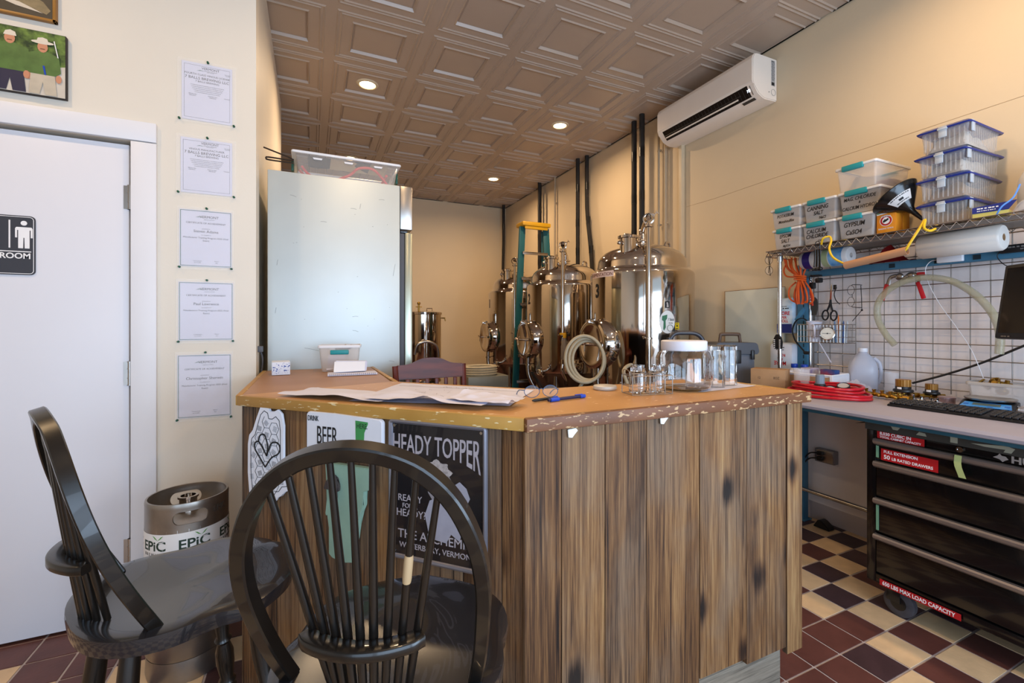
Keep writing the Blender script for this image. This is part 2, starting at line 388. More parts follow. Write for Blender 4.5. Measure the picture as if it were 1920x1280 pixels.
# ================================================================ DOOR WALL THINGS
YW=YD-.0015
INKG=mat('green_ink','24604a',.6,var=.1)
SLEEVE=mat('clear_sleeve','ffffff',.08,alpha=.22,var=.02,bump=.35,bs=22)
def pin(x,z,label):
    m=MB(); M=Matrix.Translation((x,YW-.0015,z))@zto((0,-1,0))
    m.lathe([(.0045,0),(.005,.0015),(.0025,.003),(.0022,.008),(.0045,.010),(.0042,.012)],M,10)
    solo('push_pin',m,mat('green_pin','125038',.35,var=.1),label,'push pin',group='green push pins holding the framed certificates')
def certificate(x0,x1,z1,z0,kind,who,where):
    cx,cz=(x0+x1)/2,(z0+z1)/2; w,h=x1-x0,z1-z0
    t=thing('certificate',where,'certificate',(cx,YW,cz),0,'papers in clear sleeves on the white wall')
    M=frame((0,-.0012,0),(1,0,0),(0,0,1))
    pw,ph=(w*.93,h*.91) if kind else (w*.86,h*.92)
    m=MB(); m.b2(-pw/2,pw/2,-.0010,0,-ph/2,ph/2); part('paper',m,PAPER,t)
    bw=.0022 if kind else .0006
    m=MB(); a,b=(pw/2-.003,ph/2-.003)
    if not kind: a-=.006;b-=.008
    for (p,q,r,s) in ((-a,a,b-bw,b),(-a,a,-b,-b+bw),(-a,-a+bw,-b,b),(a-bw,a,-b,b)): m.b2(p,q,-.0016,-.001,r,s)
    part('border',m,INKG if kind else INK,t)
    if kind:
        it=[('VERMONT',.012,h*.33,.0155),('LIQUOR & LOTTERY',.012,h*.30,.0045),('CERTIFICATE OF ACHIEVEMENT',0,h*.235,.0105),('presented to',0,h*.15,.006),(who,0,h*.095,.0165),('for completion of',0,h*.05,.005),('Manufacturer Training Program 2025 (Final',0,h*.0,.0098),('Exam)',0,-h*.045,.0098),('Commissioner',-.032,-h*.37,.0055),('Jan 14, 2025',-.032,-h*.395,.005),('Expires',.04,-h*.365,.0055),('2027',.04,-h*.395,.005)]
    else:
        it=[('VERMONT',.012,h*.37,.0145),('DEPARTMENT OF LIQUOR',.012,h*.345,.0042),('AND LOTTERY',.012,h*.33,.0042),('DLL License',.078,h*.345,.0045),('Valid 2025',.078,h*.325,.0045),(who,0,h*.265,.0115),('7 BALLS BREWING LLC',0,h*.20,.0165),('7 BALLS BREWING',0,h*.155,.011)]
        for k in range(5): it.append(('is hereby licensed and authorized to manufacture and sell as set out herein'[:60-k*4],0,h*(.10-.028*k),.0052))
        it+=[('Effective date',-.055,-h*.05,.0055),('2025-05-01',-.055,-h*.075,.0055),('Expiration date',.02,-h*.05,.0055),('2026-04-30',.02,-h*.075,.0055),('Chairman',.075,-h*.05,.0055)]
    texts('printed_text',it,INK,t,M,.0002)
    m=MB(); m.prism([(-.040,h*.335),(-.028,h*.352),(-.018,h*.348),(-.012,h*.338),(-.024,h*.344)],0,.0003,M); part('emblem',m,INKG,t)
    m=MB(); rr=random.Random(int(z0*100))
    m.grid(10,12,lambda u,v:(-w/2+w*u,-.003-.002*noise.noise(Vector((u*5,v*7,z0*9))),-h/2+h*v)); part('clear_sleeve',m,SLEEVE,t)
    s='the '+where.split(' in a clear')[0]
    pin(cx+.003,z1-.004,'green push pin at the top of '+s)
    pin(x0+.008,z0+.008,'green push pin at the lower left of '+s)
    pin(x1-.008,z0+.008,'green push pin at the lower right of '+s)
certificate(-.54,-.318,2.458,2.177,0,'FOURTH CLASS VINOUS LICENSE','topmost licence paper in a clear shiny sleeve, FOURTH CLASS VINOUS LICENSE')
certificate(-.544,-.318,2.117,1.85,0,'VINOUS MANUFACTURER','second licence paper from the top in a clear shiny sleeve, VINOUS MANUFACTURER')
certificate(-.54,-.328,1.798,1.518,1,'Steven Adams','upper green-bordered certificate in a clear sleeve, below the licences')
certificate(-.544,-.322,1.474,1.186,1,'Paul Lawrence','middle green-bordered certificate in a clear sleeve')
certificate(-.548,-.33,1.148,.838,1,'Christopher Sherwin','lowest green-bordered certificate in a clear sleeve, beside the bar top')
# restroom sign
t=thing('restroom_sign','black restroom sign with white man symbol on the white door','sign',(-1.098,YD+.011,1.585))
m=MB()
def rrect(w,h,r,n=5):
    P=[]
    for cx,cy,a in ((w/2-r,h/2-r,0),(-w/2+r,h/2-r,90),(-w/2+r,-h/2+r,180),(w/2-r,-h/2+r,270)):
        for k in range(n+1): an=R(a+90*k/n); P.append((cx+r*math.cos(an),cy+r*math.sin(an)))
    return P
F=frame((0,0,0),(1,0,0),(0,0,1))
m.prism(rrect(.182,.235,.016),0,.004,F); part('plate',m,mat('charcoal_sign','3a3b42',.45,var=.05),t)
m=MB(); o=rrect(.174,.227,.013); i=rrect(.170,.223,.011)
for k in range(len(o)):
    k2=(k+1)%len(o); m.quad(*[F@Vector((p[0],p[1],.0046)) for p in (o[k],o[k2],i[k2],i[k])])
part('border',m,WHITEK,t)
m=MB(); z0,z1=.0038,.0055
m.prism([(.058+.0095*math.cos(a*PI/8),.088+.0095*math.sin(a*PI/8)) for a in range(16)],z0,z1,F)
m.prism([(.036,.072),(.080,.072),(.0835,.066),(.0835,.030),(.078,.030),(.078,.060),(.0745,.060),(.0745,-.012),(.0605,-.012),(.0595,.03),(.0565,.03),(.0555,-.012),(.0415,-.012),(.0415,.060),(.038,.060),(.038,.030),(.0325,.030),(.0325,.066)],z0,z1,F)
m.b2(.014,.0185,-z1,-z0,-.012,.098)
m.prism([(-.04+.0095*math.cos(a*PI/8),.088+.0095*math.sin(a*PI/8)) for a in range(16)],z0,z1,F)
m.prism([(-.055,.074),(-.025,.074),(-.012,.032),(-.018,.030),(-.028,.058),(-.018,.012),(-.031,.012),(-.031,-.012),(-.038,-.012),(-.038,.012),(-.042,.012),(-.042,-.012),(-.049,-.012),(-.049,.012),(-.062,.012),(-.052,.058),(-.062,.030),(-.068,.032)],z0,z1,F)
m.b2(-.08,.079,-z1,-z0,-.027,-.0235)
part('symbols',m,WHITEK,t)
texts('lettering',[('RESTROOM',0,-.053,.031,'CENTER',.97)],WHITEK,t,F@Matrix.Translation((0,0,.0045)),.0006,bold=.02)
# canvas photograph of two people
t=thing('canvas_photograph','unframed photo print of two people in green shirts outdoors','picture',(-1.094,YW,2.31))
m=MB(); m.b2(-.19,.19,-.02,0,-.128,.128,.002); part('canvas_board',m,mat('dark_board_edge','2b2422',.6,var=.05),t)
def flat(name,polys,parent,off,M): # list of (poly, material)
    mats=[];m=MB()
    for k,(pl,mt) in enumerate(polys):
        if mt not in mats: mats.append(mt)
        m.mi=mats.index(mt); z=off+.00025*k
        m.prism(pl,z,z+.0002,M)
    return part(name,m,mats,parent,smooth=False)
def ell(cx,cy,rx,ry,n=14): return [(cx+rx*math.cos(2*PI*k/n),cy+ry*math.sin(2*PI*k/n)) for k in range(n)]
G1=mat('photo_foliage','1f3518',.6,col2='6f8a3c',vs=34); G2=mat('photo_shirt_green','56753a',.45,var=.25,vs=30); SK=mat('photo_skin','c98a6a',.45,var=.1)
SAND=mat('photo_path','cfc6b8',.45,var=.12,vs=20); NAVY=mat('photo_trousers','2e2c44',.45,var=.1); KHAKI=mat('photo_khaki','c4b8a4',.45,var=.12,vs=30); HAT=mat('photo_hat','dcd2c0',.45,var=.08)
MUST=mat('photo_moustache','7a5038',.5,var=.1)
F=frame((0,-.0202,0),(1,0,0),(0,0,1))
def person(cx,top,tr,hat,shirt_w):
    return [([(cx-shirt_w*.5,-.02),(cx+shirt_w*.5,-.02),(cx+shirt_w*.62,-.124),(cx+.008,-.124),(cx,-.075),(cx-.01,-.124),(cx-shirt_w*.6,-.124)],tr),
     ([(cx-.012,top-.035),(cx-shirt_w*.72,top-.052),(cx-shirt_w*.8,-.03),(cx-shirt_w*.55,-.045),(cx+shirt_w*.55,-.045),(cx+shirt_w*.8,-.03),(cx+shirt_w*.72,top-.052),(cx+.012,top-.035)],G2),
     (ell(cx-shirt_w*.7,-.055,.009,.016),SK),(ell(cx+shirt_w*.7,-.055,.009,.016),SK),
     (ell(cx,top-.02,.0155,.022),SK),([(cx-.008,top-.03),(cx+.008,top-.03),(cx+.006,top-.026),(cx-.006,top-.026)],MUST)]+hat
P1=person(.026,.098,NAVY,[([(.008,.088),(.046,.088),(.042,.104),(.028,.110),(.014,.104)],HAT)],.075)
P2=person(.122,.084,KHAKI,[(ell(.122,.082,.034,.007),HAT),([(.104,.084),(.140,.084),(.136,.098),(.122,.102),(.108,.098)],HAT)],.068)
P3=person(-.085,.095,KHAKI,[],.075)
flat('printed_photo',[([(-.188,-.126),(.188,-.126),(.188,.126),(-.188,.126)],G1),([(-.188,-.126),(.188,-.126),(.188,.0),(.1,-.02),(-.188,-.03)],SAND)]+P3+P1+P2+[([(.128,-.045),(.133,-.045),(.128,-.01),(.122,-.01)],BLUEP),([(.155,.095),(.158,.095),(.170,.03),(.167,.03)],WHITEK)],t,0,F)
# picture of a fish above it
t=thing('fish_picture','dark picture with a fish and thin gold frame near ceiling','picture',(-1.135,YW,2.60))
m=MB(); 
for (a,b,c,d) in ((-.2,.2,-.115,-.105),(-.2,.2,.105,.115),(-.2,-.19,-.115,.115),(.19,.2,-.115,.115)): m.b2(a,b,-.02,0,c,d,.001)
part('frame',m,mat('gold_frame','9a6a28',.4,var=.15),t)
m=MB(); m.b2(-.19,.19,-.012,0,-.105,.105); part('printed_panel',m,mat('dark_olive_print','3a352c',.5,var=.2,vs=12),t)
F=frame((0,-.0125,0),(1,0,0),(0,0,1))
flat('fish_print',[([(-.05,-.04),(.02,-.052),(.1,-.062),(.17,-.088),(.182,-.07),(.16,-.04),(.12,-.018),(.05,.0),(-.02,.01),(-.1,.03),(-.13,-.0)],mat('fish_brown','8a7a5a',.5,var=.3,vs=40)),([(.0,-.05),(.09,-.058),(.16,-.086),(.08,-.074)],mat('fish_belly','d2c6b4',.5,var=.1))],t,0,F)
texts('lettering',[('IE',-.03,-.085,.042,'CENTER',1.1)],WHITEK,t,F,.0004,bold=.02)
# ================================================================ BAR COUNTER
ZT=1.04
TOPM=chipped('amber_plywood_top','b58145','c6955a','e6c79c',.655,26,(1,2.4,1),.4)
TOPL=chipped('tan_plywood_top','9a6c42','a87a50','9a6c42',.9,16,(1,1,1),.45)
EDGY=chipped('yellow_edge_board','a07430','b58a42','d4c49a',.63,60,(.45,.45,2.2),.5)
EDGR=chipped('red_brown_edge_board','5c3820','784a2a','b8966c',.585,75,(.5,.8,1.5),.55)
PLANK=wood('weathered_planks',[(.27,'1d1410'),(.40,'48301e'),(.50,'6b4b2e'),(.60,'876541'),(.74,'a08256')],(11,11,.8))
PLANKG=wood('grey_weathered_board',[(.25,'4a443c'),(.5,'7d7466'),(.75,'989082')],(1.2,14,14),knots=False)
t=thing('bar_counter','angled bar counter clad in weathered vertical planks with an amber top','bar counter',(.47,1.0,0))
def bp(name,mb,m,**k):
    mb.xf(Matrix.Translation((-.47,-1.0,0))); return part(name,mb,m,t,**k)
th=.03; e=.018
dx,dy=.473+.223,.992-1.71; L=math.hypot(dx,dy); ux,uy=dx/L,dy/L; nx,ny=uy,-ux  # outward normal of the diagonal: towards camera
m=MB()
m.prism([(-.205,1.722),(.480,1.010),(1.522,1.003),(1.522,1.412),(.73,1.437),(.30,1.88)],ZT-th,ZT); bp('counter_top',m,TOPM,smooth=False)
m=MB(); m.prism([(-.205,1.722),(.30,1.88),(.29,1.9),(.288,2.585),(-.205,2.585)],ZT-th,ZT-.0003); bp('counter_top_wing',m,TOPL,smooth=False)
def board(x0,y0,x1,y1,th_,z0,z1,mt,name='edge_board',bev=.003):
    l=math.hypot(x1-x0,y1-y0); M=Matrix.Translation(((x0+x1)/2,(y0+y1)/2,(z0+z1)/2))@Matrix.Rotation(math.atan2(y1-y0,x1-x0),4,'Z')
    m=MB(); m.box((0,-th_/2,0),(l,th_,z1-z0),bev,M); return bp(name,m,mt)
board(-.205,1.722,.480,1.010,e,ZT-th-.002,ZT+.001,EDGY)
board(.470,1.003,1.537,.998,e,ZT-th-.003,ZT+.001,EDGR)
board(1.522,1.0,1.522,1.415,e,ZT-th,ZT+.001,EDGY)
board(-.205,2.59,-.205,1.715,e,ZT-th-.002,ZT+.001,EDGY)
board(.30,1.88,.29,2.59,e,ZT-th,ZT+.001,EDGY)
# cladding
m=MB(); rr=random.Random(5)
xs=[.470,.574,.707,.847,1.046,1.246,1.434,1.513]; zb=[.02,.02,.02,.02,.215,.195,.172]
for a,b,z in zip(xs,xs[1:],zb):
    j=rr.uniform(0,.004); m.b2(a+.001,b-.0015,.996+j,1.014+j,z,ZT-th-.003,.0015)
bp('front_planks',m,PLANK)
m=MB(); s=[0,.145,.332,.436,.515,.592,.70,.83,.965,.992]
s=[0,.142,.325,.442,.512,.592,.69,.80,.91,.985]
M=Matrix.Translation((-.203,1.706,0))@Matrix.Rotation(math.atan2(uy,ux),4,'Z')
for a,b in zip(s,s[1:]):
    j=rr.uniform(0,.003); m.b2(a+.001,b-.0015,.004+j,.022+j,.03,ZT-th-.003,.0015,M)
bp('diagonal_planks',m,PLANK)
m=MB()
for k in range(6): a=1.716+k*.146; m.b2(-.205,-.19,a+.001,a+.144,.03,ZT-th-.003,.0015)
bp('wall_side_planks',m,PLANK)
m=MB()
for k in range(3): a=1.016+k*.13; m.b2(1.497,1.512,a+.001,a+.128,.2,ZT-th-.003,.0015)
bp('end_planks',m,PLANK)
m=MB(); m.b2(.5,1.432,1.019,1.045,0,.21,.002); bp('kick_board',m,PLANKG)
m=MB(); m.prism([(-.185,1.735),(.486,1.032),(1.425,1.032),(1.425,1.06),(.50,1.06),(-.16,1.75),(-.16,2.57),(-.185,2.57)],.02,ZT-th-.002); bp('backing_panel',m,mat('dark_backing','1c1511',.9,var=.1),smooth=False)
m=MB(); m.b2(.27,.285,1.95,2.57,.0,ZT-th); m.b2(-.16,.27,2.555,2.57,0,ZT-th); m.b2(-.16,.27,1.95,2.55,.35,.37); bp('inner_panels',m,TOPL)
for x,z in ((.60,.995),(.90,1.002)):
    m=MB(); m.prism([(-.012,.008),(.012,.010),(.018,.003),(.006,-.006),(.002,-.014),(-.010,-.012)],0,.004,frame((x,.995,z),(1,0,0),(0,0,1)),.001)
    bp('putty_blob',m,mat('white_putty','e0ddd2',.6,var=.05))
# ---- signs on the diagonal face
ang=math.atan2(uy,ux)
def on_diag(s_,z,off=.004): # point on the diagonal face at distance s_ from its left end
    return (-.203+ux*s_+nx*off, 1.706+uy*s_+ny*off, z)
DG=frame((0,0,0),(1,0,0),(0,0,1))
# Maine shaped sign
t2=thing('state_shaped_sign','white state-outline sign with black honeycomb pattern, left on the plank bar front','sign',on_diag(.118,.86,.0),ang)
out=[(-.082,-.195),(-.072,-.15),(-.083,-.06),(-.084,.03),(-.078,.06),(-.06,.075),(-.045,.115),(-.03,.150),(-.012,.165),(.004,.158),(.010,.138),(.028,.138),(.045,.148),(.062,.135),(.068,.10),(.068,.0),(.072,-.05),(.098,-.062),(.106,-.08),(.098,-.096),(.075,-.10),(.060,-.118),(.045,-.122),(.035,-.137),(.018,-.135),(.008,-.12),(-.012,-.128),(-.028,-.145),(-.045,-.155),(-.055,-.175),(-.07,-.20)]
m=MB(); m.prism(out,0,.008,DG,.0015); part('board',m,mat('white_sign_board','dfe1ea',.45,var=.03),t2)
inn=[(x*.80-.002 if x<0 else x*.84,y*.86-.002) for x,y in out]
m=MB()
def line(m,P,wd,z0=.0082,z1=.0088,M=DG,closed=False):
    n=len(P)
    for k in range(n if closed else n-1):
        (x0,y0),(x1,y1)=P[k],P[(k+1)%n]; l=math.hypot(x1-x0,y1-y0)
        if l<1e-6: continue
        px,py=-(y1-y0)/l*wd/2,(x1-x0)/l*wd/2
        m.prism([(x0+px,y0+py),(x0-px,y0-py),(x1-px,y1-py),(x1+px,y1+py)],z0,z1,M)
line(m,inn,.0018,closed=True)
def inside(x,y,P):
    c=False
    for k in range(len(P)):
        (x0,y0),(x1,y1)=P[k],P[k-1]
        if (y0>y)!=(y1>y) and x<(x1-x0)*(y-y0)/(y1-y0)+x0: c=not c
    return c
hr=.0235; rr=random.Random(2)
for i in range(-4,6):
    for j in range(-6,7):
        cx=i*hr*1.5*.86; cy=(j+.5*(i%2))*hr*1.732*.86
        H_=[(cx+hr*.86*math.cos(R(60*k)),cy+hr*.86*math.sin(R(60*k))) for k in range(6)]
        if inside(cx,cy,inn):
            for k in range(6):
                if inside(*H_[k],inn) and inside(*H_[(k+1)%6],inn): line(m,[H_[k],H_[(k+1)%6]],.0011)
            a=rr.uniform(0,PI)
            for q in range(5):
                o_=(q-2)*.0035; l=.012; c,s_=math.cos(a),math.sin(a)
                line(m,[(cx-c*l-s_*o_,cy-s_*l+c*o_),(cx+c*l*.3-s_*o_,cy+s_*l*.3+c*o_)],.0005)
for Q in ([(-.006,-.035),(-.034,-.002),(-.050,.018),(-.050,.036),(-.036,.042),(-.022,.030),(.0,.0)],[(-.036,.042),(-.028,.062),(-.012,.066),(-.002,.052),(.004,.03),(.0,.0)],[(-.006,-.035),(.020,-.004),(.046,.010),(.056,.026),(.050,.042),(.032,.046),(.016,.036),(.0,.0)]): line(m,[(p.x,p.y) for p in smoothpath([(a,b,0) for a,b in Q],5)],.0045,.0084,.0096)
part('line_drawing',m,INK,t2,smooth=False)
# DRINK BEER HERE board
t2=thing('painted_board','small white painted board reading DRINK BEER HERE on the bar front','sign',on_diag(.426,.957),ang)
m=MB(); m.prism([(-.136,-.052),(.136,-.052),(.136,.042),(.128,.05),(.05,.053),(-.03,.056),(-.128,.056),(-.136,.048)],0,.014,DG,.002); part('board',m,mat('white_painted_wood','dcdde4',.5,var=.06,vs=10),t2)
m=MB(); m.prism([(.045,.042),(.088,.040),(.088,.034),(.076,.01),(.074,-.02),(.071,-.05),(.048,-.05),(.046,-.01)],.0142,.0148,DG); part('painted_shape',m,mat('green_paint','3f8f4e',.5,var=.08),t2,smooth=False)
texts('lettering',[('DRINK',-.110,.030,.022,'CENTER',.62),('BEER',-.058,-.035,.075,'CENTER',.48),('HERE.',.068,.021,.020,'CENTER',.75)],INK,t2,DG@Matrix.Translation((0,0,.0146)),.0005)
# bottle opener on state shaped board
t2=thing('bottle_opener_board','pale green state-shaped wooden board with a cast bottle opener, on the bar front','bottle opener',on_diag(.42,.745),ang)
m=MB(); m.prism([(-.055,.125),(.11,.125),(.112,.068),(.080,.060),(.082,.02),(.070,-.005),(.058,-.04),(.052,-.09),(.048,-.145),(.01,-.152),(-.03,-.145),(-.042,-.135),(-.038,-.06),(-.045,-.02),(-.052,-.03),(-.055,-.02),(-.046,.02)],0,.019,DG,.002); part('board',m,mat('pale_green_paint','86a492',.6,var=.12,vs=14),t2)
m=MB(); m.prism([(-.052,.055),(-.035,.075),(-.028,.095),(-.012,.10),(-.008,.085),(.006,.068),(.004,.05),(-.012,.056),(-.03,.060),(-.042,.052)],.019,.034,DG,.004); m.prism([(-.034,.045),(-.024,.056),(-.008,.052),(-.006,.03),(-.014,.022),(-.024,.026)],.019,.028,DG,.002); m.cyl(DG@Vector((-.018,.094,.03)),DG@Vector((-.018,.094,.037)),.005)
part('cast_opener',m,mat('cast_iron','5a5252',.45,.6,var=.25,vs=40),t2)
# metal beer sign
t2=thing('metal_beer_sign','black embossed metal sign reading HEADY TOPPER with a grey rolled border','sign',on_diag(.726,.822,.002),ang)
m=MB(); m.prism(rrect(.292,.372,.006),0,.003,DG); part('plate',m,mat('black_enamel','17161a',.25,var=.15,vs=14,coat=.4),t2)
m=MB(); m.tube([DG@Vector((x,y,.004)) for x,y in rrect(.287,.367,.006)],.0065,8,closed=True); part('rolled_border',m,mat('grey_metal_border','8d8d98',.3,.7,var=.1),t2)
SIL=mat('silver_print','b2abb2',.4,.2,var=.1)
def hw(co): # heavy letters stretched taller to the right under an arch
    x,y,z=co; k=(x+.12)/.24
    if y<.135: y=.135-(.135-y)*(1+4.2*max(0,k-.55)**2)
    return Vector((x,y,z))
texts('lettering',[('HEADY',-.078,.100,.072,'CENTER',.53),('TOPPER',.062,.100,.072,'CENTER',.53)],SIL,t2,DG@Matrix.Translation((0,0,.0034)),.0008,warp=hw,bold=.006)
texts('small_lettering',[('READY',-.083,-.032,.026,'CENTER',.95),('FOR A',-.083,-.050,.018,'CENTER',.95),('HEADY?',-.079,-.073,.028,'CENTER',.95),('THE ALCHEMIST',-.0,-.132,.034,'CENTER',.98),('WATERBURY, VERMONT',0,-.158,.021,'CENTER',1.0)],SIL,t2,DG@Matrix.Translation((0,0,.0034)),.0006)
JK=mat('grey_jacket_print','9a98a4',.4,var=.1,vs=30); HR=mat('curly_print','b3a9a6',.5,var=.5,vs=120)
hairp=[(.0+.045*math.cos(a)*(1+.12*math.sin(9*a)),.055+.033*math.sin(a)*(1+.12*math.cos(8*a))) for a in [2*PI*k/40 for k in range(40)]]
flat('figure_print',[(hairp,HR),([(-.03,.02),(.02,.028),(.03,.0),(.01,-.02),(-.01,-.02),(-.025,.0)],mat('print_face_grey','8a8488',.5,var=.1)),([(-.02,-.02),(.01,-.005),(.03,-.03),(.05,-.06),(.075,-.095),(.07,-.115),(.045,-.1),(.03,-.125),(-.02,-.12),(-.035,-.06)],JK),([(.055,.03),(.07,.04),(.09,.025),(.1,.0),(.09,-.02),(.075,-.012),(.06,.01)],JK)],t2,.0034,DG)
m=MB()
for x in (-.132,.132):
    for y in (-.172,.172): m.cyl(DG@Vector((x,y,.003)),DG@Vector((x,y,.006)),.004,seg=10)
part('screws',m,STEELB,t2)
# ================================================================ WINDSOR BAR STOOLS
CHB=mat('black_lacquer','14100d',.3,var=.25,vs=18,coat=.25,bump=.02,bs=30)
CHS=mat('black_lacquer_seat','1b1b1f',.24,var=.15,vs=6,coat=.5)
WORN=mat('worn_bare_wood','b89a72',.6,var=.1)
def seat_outline(n=56):
    P=[]
    for k in range(n):
        a=2*PI*k/n; c,s_=math.cos(a),math.sin(a)
        x=.205*abs(c)**.80*(1 if c>0 else -1); y=.075+(.20*abs(s_)**.85 if s_>0 else -.200*abs(s_)**.85)
        # waist behind the front corners
        x*=1-.07*math.exp(-((y-.07)/.05)**2)
        if y>.16: x*=1.0
        P.append((x,y))
    return P
def make_stool(label):
    t=thing('windsor_bar_stool',label,'bar stool',(0,0,0),0,'black wooden stools with hoop backs')
    m=MB(); O=seat_outline(); n=len(O); ZS=.70
    def dish(x,y):
        f=(y-.06)/.2
        z=-.016*math.exp(-((x/.13)**2+((y-.03)/.12)**2)) -.012*max(0,f)*(abs(x)/.2)**.5
        z+=.010*math.exp(-((y-.20)/.06)**2)*math.exp(-(x/.07)**2)
        z-=.010*math.exp(-((y-.12)/.05)**2)*(abs(x)/.19)**4
        return z
    rings=[]
    for q in (0.02,.25,.5,.7,.85,.95): rings.append([m.b.verts.new((x*q,.06+(y-.06)*q,ZS+dish(x*q,.06+(y-.06)*q))) for x,y in O])
    rings.append([m.b.verts.new((x,y,ZS-.004+dish(x,y))) for x,y in O])
    rings.append([m.b.verts.new((x*1.005,.06+(y-.06)*1.005,ZS-.012+dish(x,y))) for x,y in O])
    rings.append([m.b.verts.new((x*.99,.06+(y-.06)*.99,ZS-.036+dish(x,y)*.6)) for x,y in O])
    rings.append([m.b.verts.new((x*.9,.06+(y-.06)*.9,ZS-.044)) for x,y in O])
    m._f(rings[0])
    for A,B in zip(rings,rings[1:]):
        for k in range(n): m._f([A[k],B[k],B[(k+1)%n],A[(k+1)%n]])
    m._f(rings[-1][::-1]); bmesh.ops.recalc_face_normals(m.b,faces=m.b.faces)
    part('seat',m,CHS,t,ang=50)
    # hoop: a bent flat bar
    def bow(a): # a 0..1 left foot to right foot
        th=PI*a; 
        x=-math.cos(th); 
        # plan of the hoop in its own plane
        u=[(-.163,0),(-.187,.07),(-.206,.145),(-.203,.215),(-.168,.30),(-.100,.362),(0,.385)]
        return None
    half=[(-.151,0.0),(-.162,.06),(-.170,.13),(-.173,.20),(-.162,.268),(-.129,.335),(-.073,.380),(0,.396)]
    plan=half+[(-x,y) for x,y in half[-2::-1]]
    def up(x,h): return Vector((x,-.022-.35*h-.02*math.sin(min(h/.38,1)*PI),.693+h*1.03))
    pl=smoothpath([(x,y,0) for x,y in plan],6)
    m=MB(); rings=[]
    for i,p in enumerate(pl):
        q=pl[min(i+1,len(pl)-1)]-pl[max(i-1,0)]; q.normalize(); nrm=Vector((-q.y,q.x,0))
        wd=.0120; tk=.0105
        k0=up(p.x,p.y)
        nx_=(up(p.x+nrm.x*.01,p.y+nrm.y*.01)-k0).normalized()
        d=Vector((0,-.957,-.29))
        ring=[]
        for (a,b) in ((-1,-.82),(-.75,-1),(.75,-1),(1,-.82),(1,.82),(.75,1),(-.75,1),(-1,.82)):
            ring.append(m.b.verts.new(k0+nx_*a*tk*1.05+d*b*wd))
        rings.append(ring)
    for A,B in zip(rings,rings[1:]):
        for k in range(8): m._f([A[k],B[k],B[(k+1)%8],A[(k+1)%8]])
    m._f(rings[0][::-1]); m._f(rings[-1]); bmesh.ops.recalc_face_normals(m.b,faces=m.b.faces)
    part('hoop_back',m,CHB,t,ang=28)
    # spindles
    def hoopy(x): # height on hoop for given x
        best=min(pl[len(pl)//6:-len(pl)//6],key=lambda p:abs(p.x-x)); return best.y
    for k in range(9):
        f=(k-4)/4; xb=f*.052; xt=f*.116
        yb=-.104+.030*f*f
        ht=hoopy(xt)-.012; T_=up(xt,ht); B_=Vector((xb,yb,.694))
        m=MB(); m.rod(B_,T_,[(0,.0058),(.2,.0064),(.26,.0066),(.6,.0060),(1,.0046)],10)
        sp=part('spindle',m,CHB,t)
        if k==7:
            mm=MB(); D=(T_-B_).normalized(); c=B_.lerp(T_,.62); mm.rod(c-D*.022,c+D*.028,[(0,.0058),(.2,.0067),(.8,.0066),(1,.0052)],10); part('bare_wood_patch',mm,WORN,sp,label='patch of bare wood')
    # curved rail
    m=MB(); pts=[]
    fr=.31
    for k in range(-12,13):
        f=k/10.0; xb=f*.052; xt=f*.116; yb=-.104+.030*f*f
        T_=up(xt,.33); B_=Vector((xb,yb,.694)); p=B_.lerp(T_,fr); pts.append(Vector((p.x,p.y-.022,.818)))
    rings=[]
    for i,p in enumerate(pts):
        q=(pts[min(i+1,len(pts)-1)]-pts[max(i-1,0)]).normalized(); nr=Vector((-q.y,q.x,0))
        e_=1-max(0,(abs(i-12)-10)/2)*.35
        rings.append([m.b.verts.new(p+nr*a*.0145*e_+Vector((0,0,b*.0085))) for a,b in ((-1,-.7),(-.8,-1),(.8,-1),(1,-.7),(1,.7),(.8,1),(-.8,1),(-1,.7))])
    for A,B in zip(rings,rings[1:]):
        for k in range(8): m._f([A[k],B[k],B[(k+1)%8],A[(k+1)%8]])
    m._f(rings[0][::-1]); m._f(rings[-1]); bmesh.ops.recalc_face_normals(m.b,faces=m.b.faces)
    part('curved_rail',m,CHB,t,ang=50)
    # turned legs
    prof=[(0,.013),(.10,.015),(.16,.021),(.30,.024),(.42,.017),(.44,.021),(.455,.014),(.47,.021),(.485,.015),(.55,.021),(.60,.021),(.64,.014),(.655,.020),(.67,.014),(.80,.020),(1,.017)]
    feet={}
    for sx in (-1,1):
        for sy in (-1,1):
            top=Vector((sx*.115,.06+sy*.105-.005,.662)); ft=Vector((sx*.185,.06+sy*.175,0))
            pr=prof if sy>0 else [(0,.014),(.15,.018),(.45,.023),(.75,.020),(1,.016)]
            m=MB(); m.rod(ft,top,pr,14); part('leg',m,CHB,t); feet[sx,sy]=(ft,top)
    def on(k,h): a,b=feet[k]; return a.lerp(b,h/.662)
    bead=[(0,.008),(.25,.011),(.44,.012),(.47,.017),(.5,.012),(.53,.017),(.56,.012),(.75,.011),(1,.008)]
    for sx in (-1,1):
        m=MB(); m.rod(on((sx,-1),.30),on((sx,1),.30),bead,12); part('side_stretcher',m,CHB,t)
    m=MB(); m.rod(on((-1,1),.22),on((1,1),.22),bead,12); part('front_stretcher',m,CHB,t)
    m=MB(); m.rod(on((-1,-1),.40),on((1,-1),.40),bead,12); part('rear_stretcher',m,CHB,t)
    return t
st=make_stool('black hoop-back bar stool in front of the bar signs, seen from behind')
st.location=(.115,.788,0); st.rotation_euler=(0,0,R(-25.6))
st2=dup(st,loc=(-.318,1.222,0),rz=R(-63.5),label='black hoop-back bar stool at left, turned sideways beside the keg')
for o in list(st2.children):
    for q in list(o.children): bpy.data.objects.remove(q)
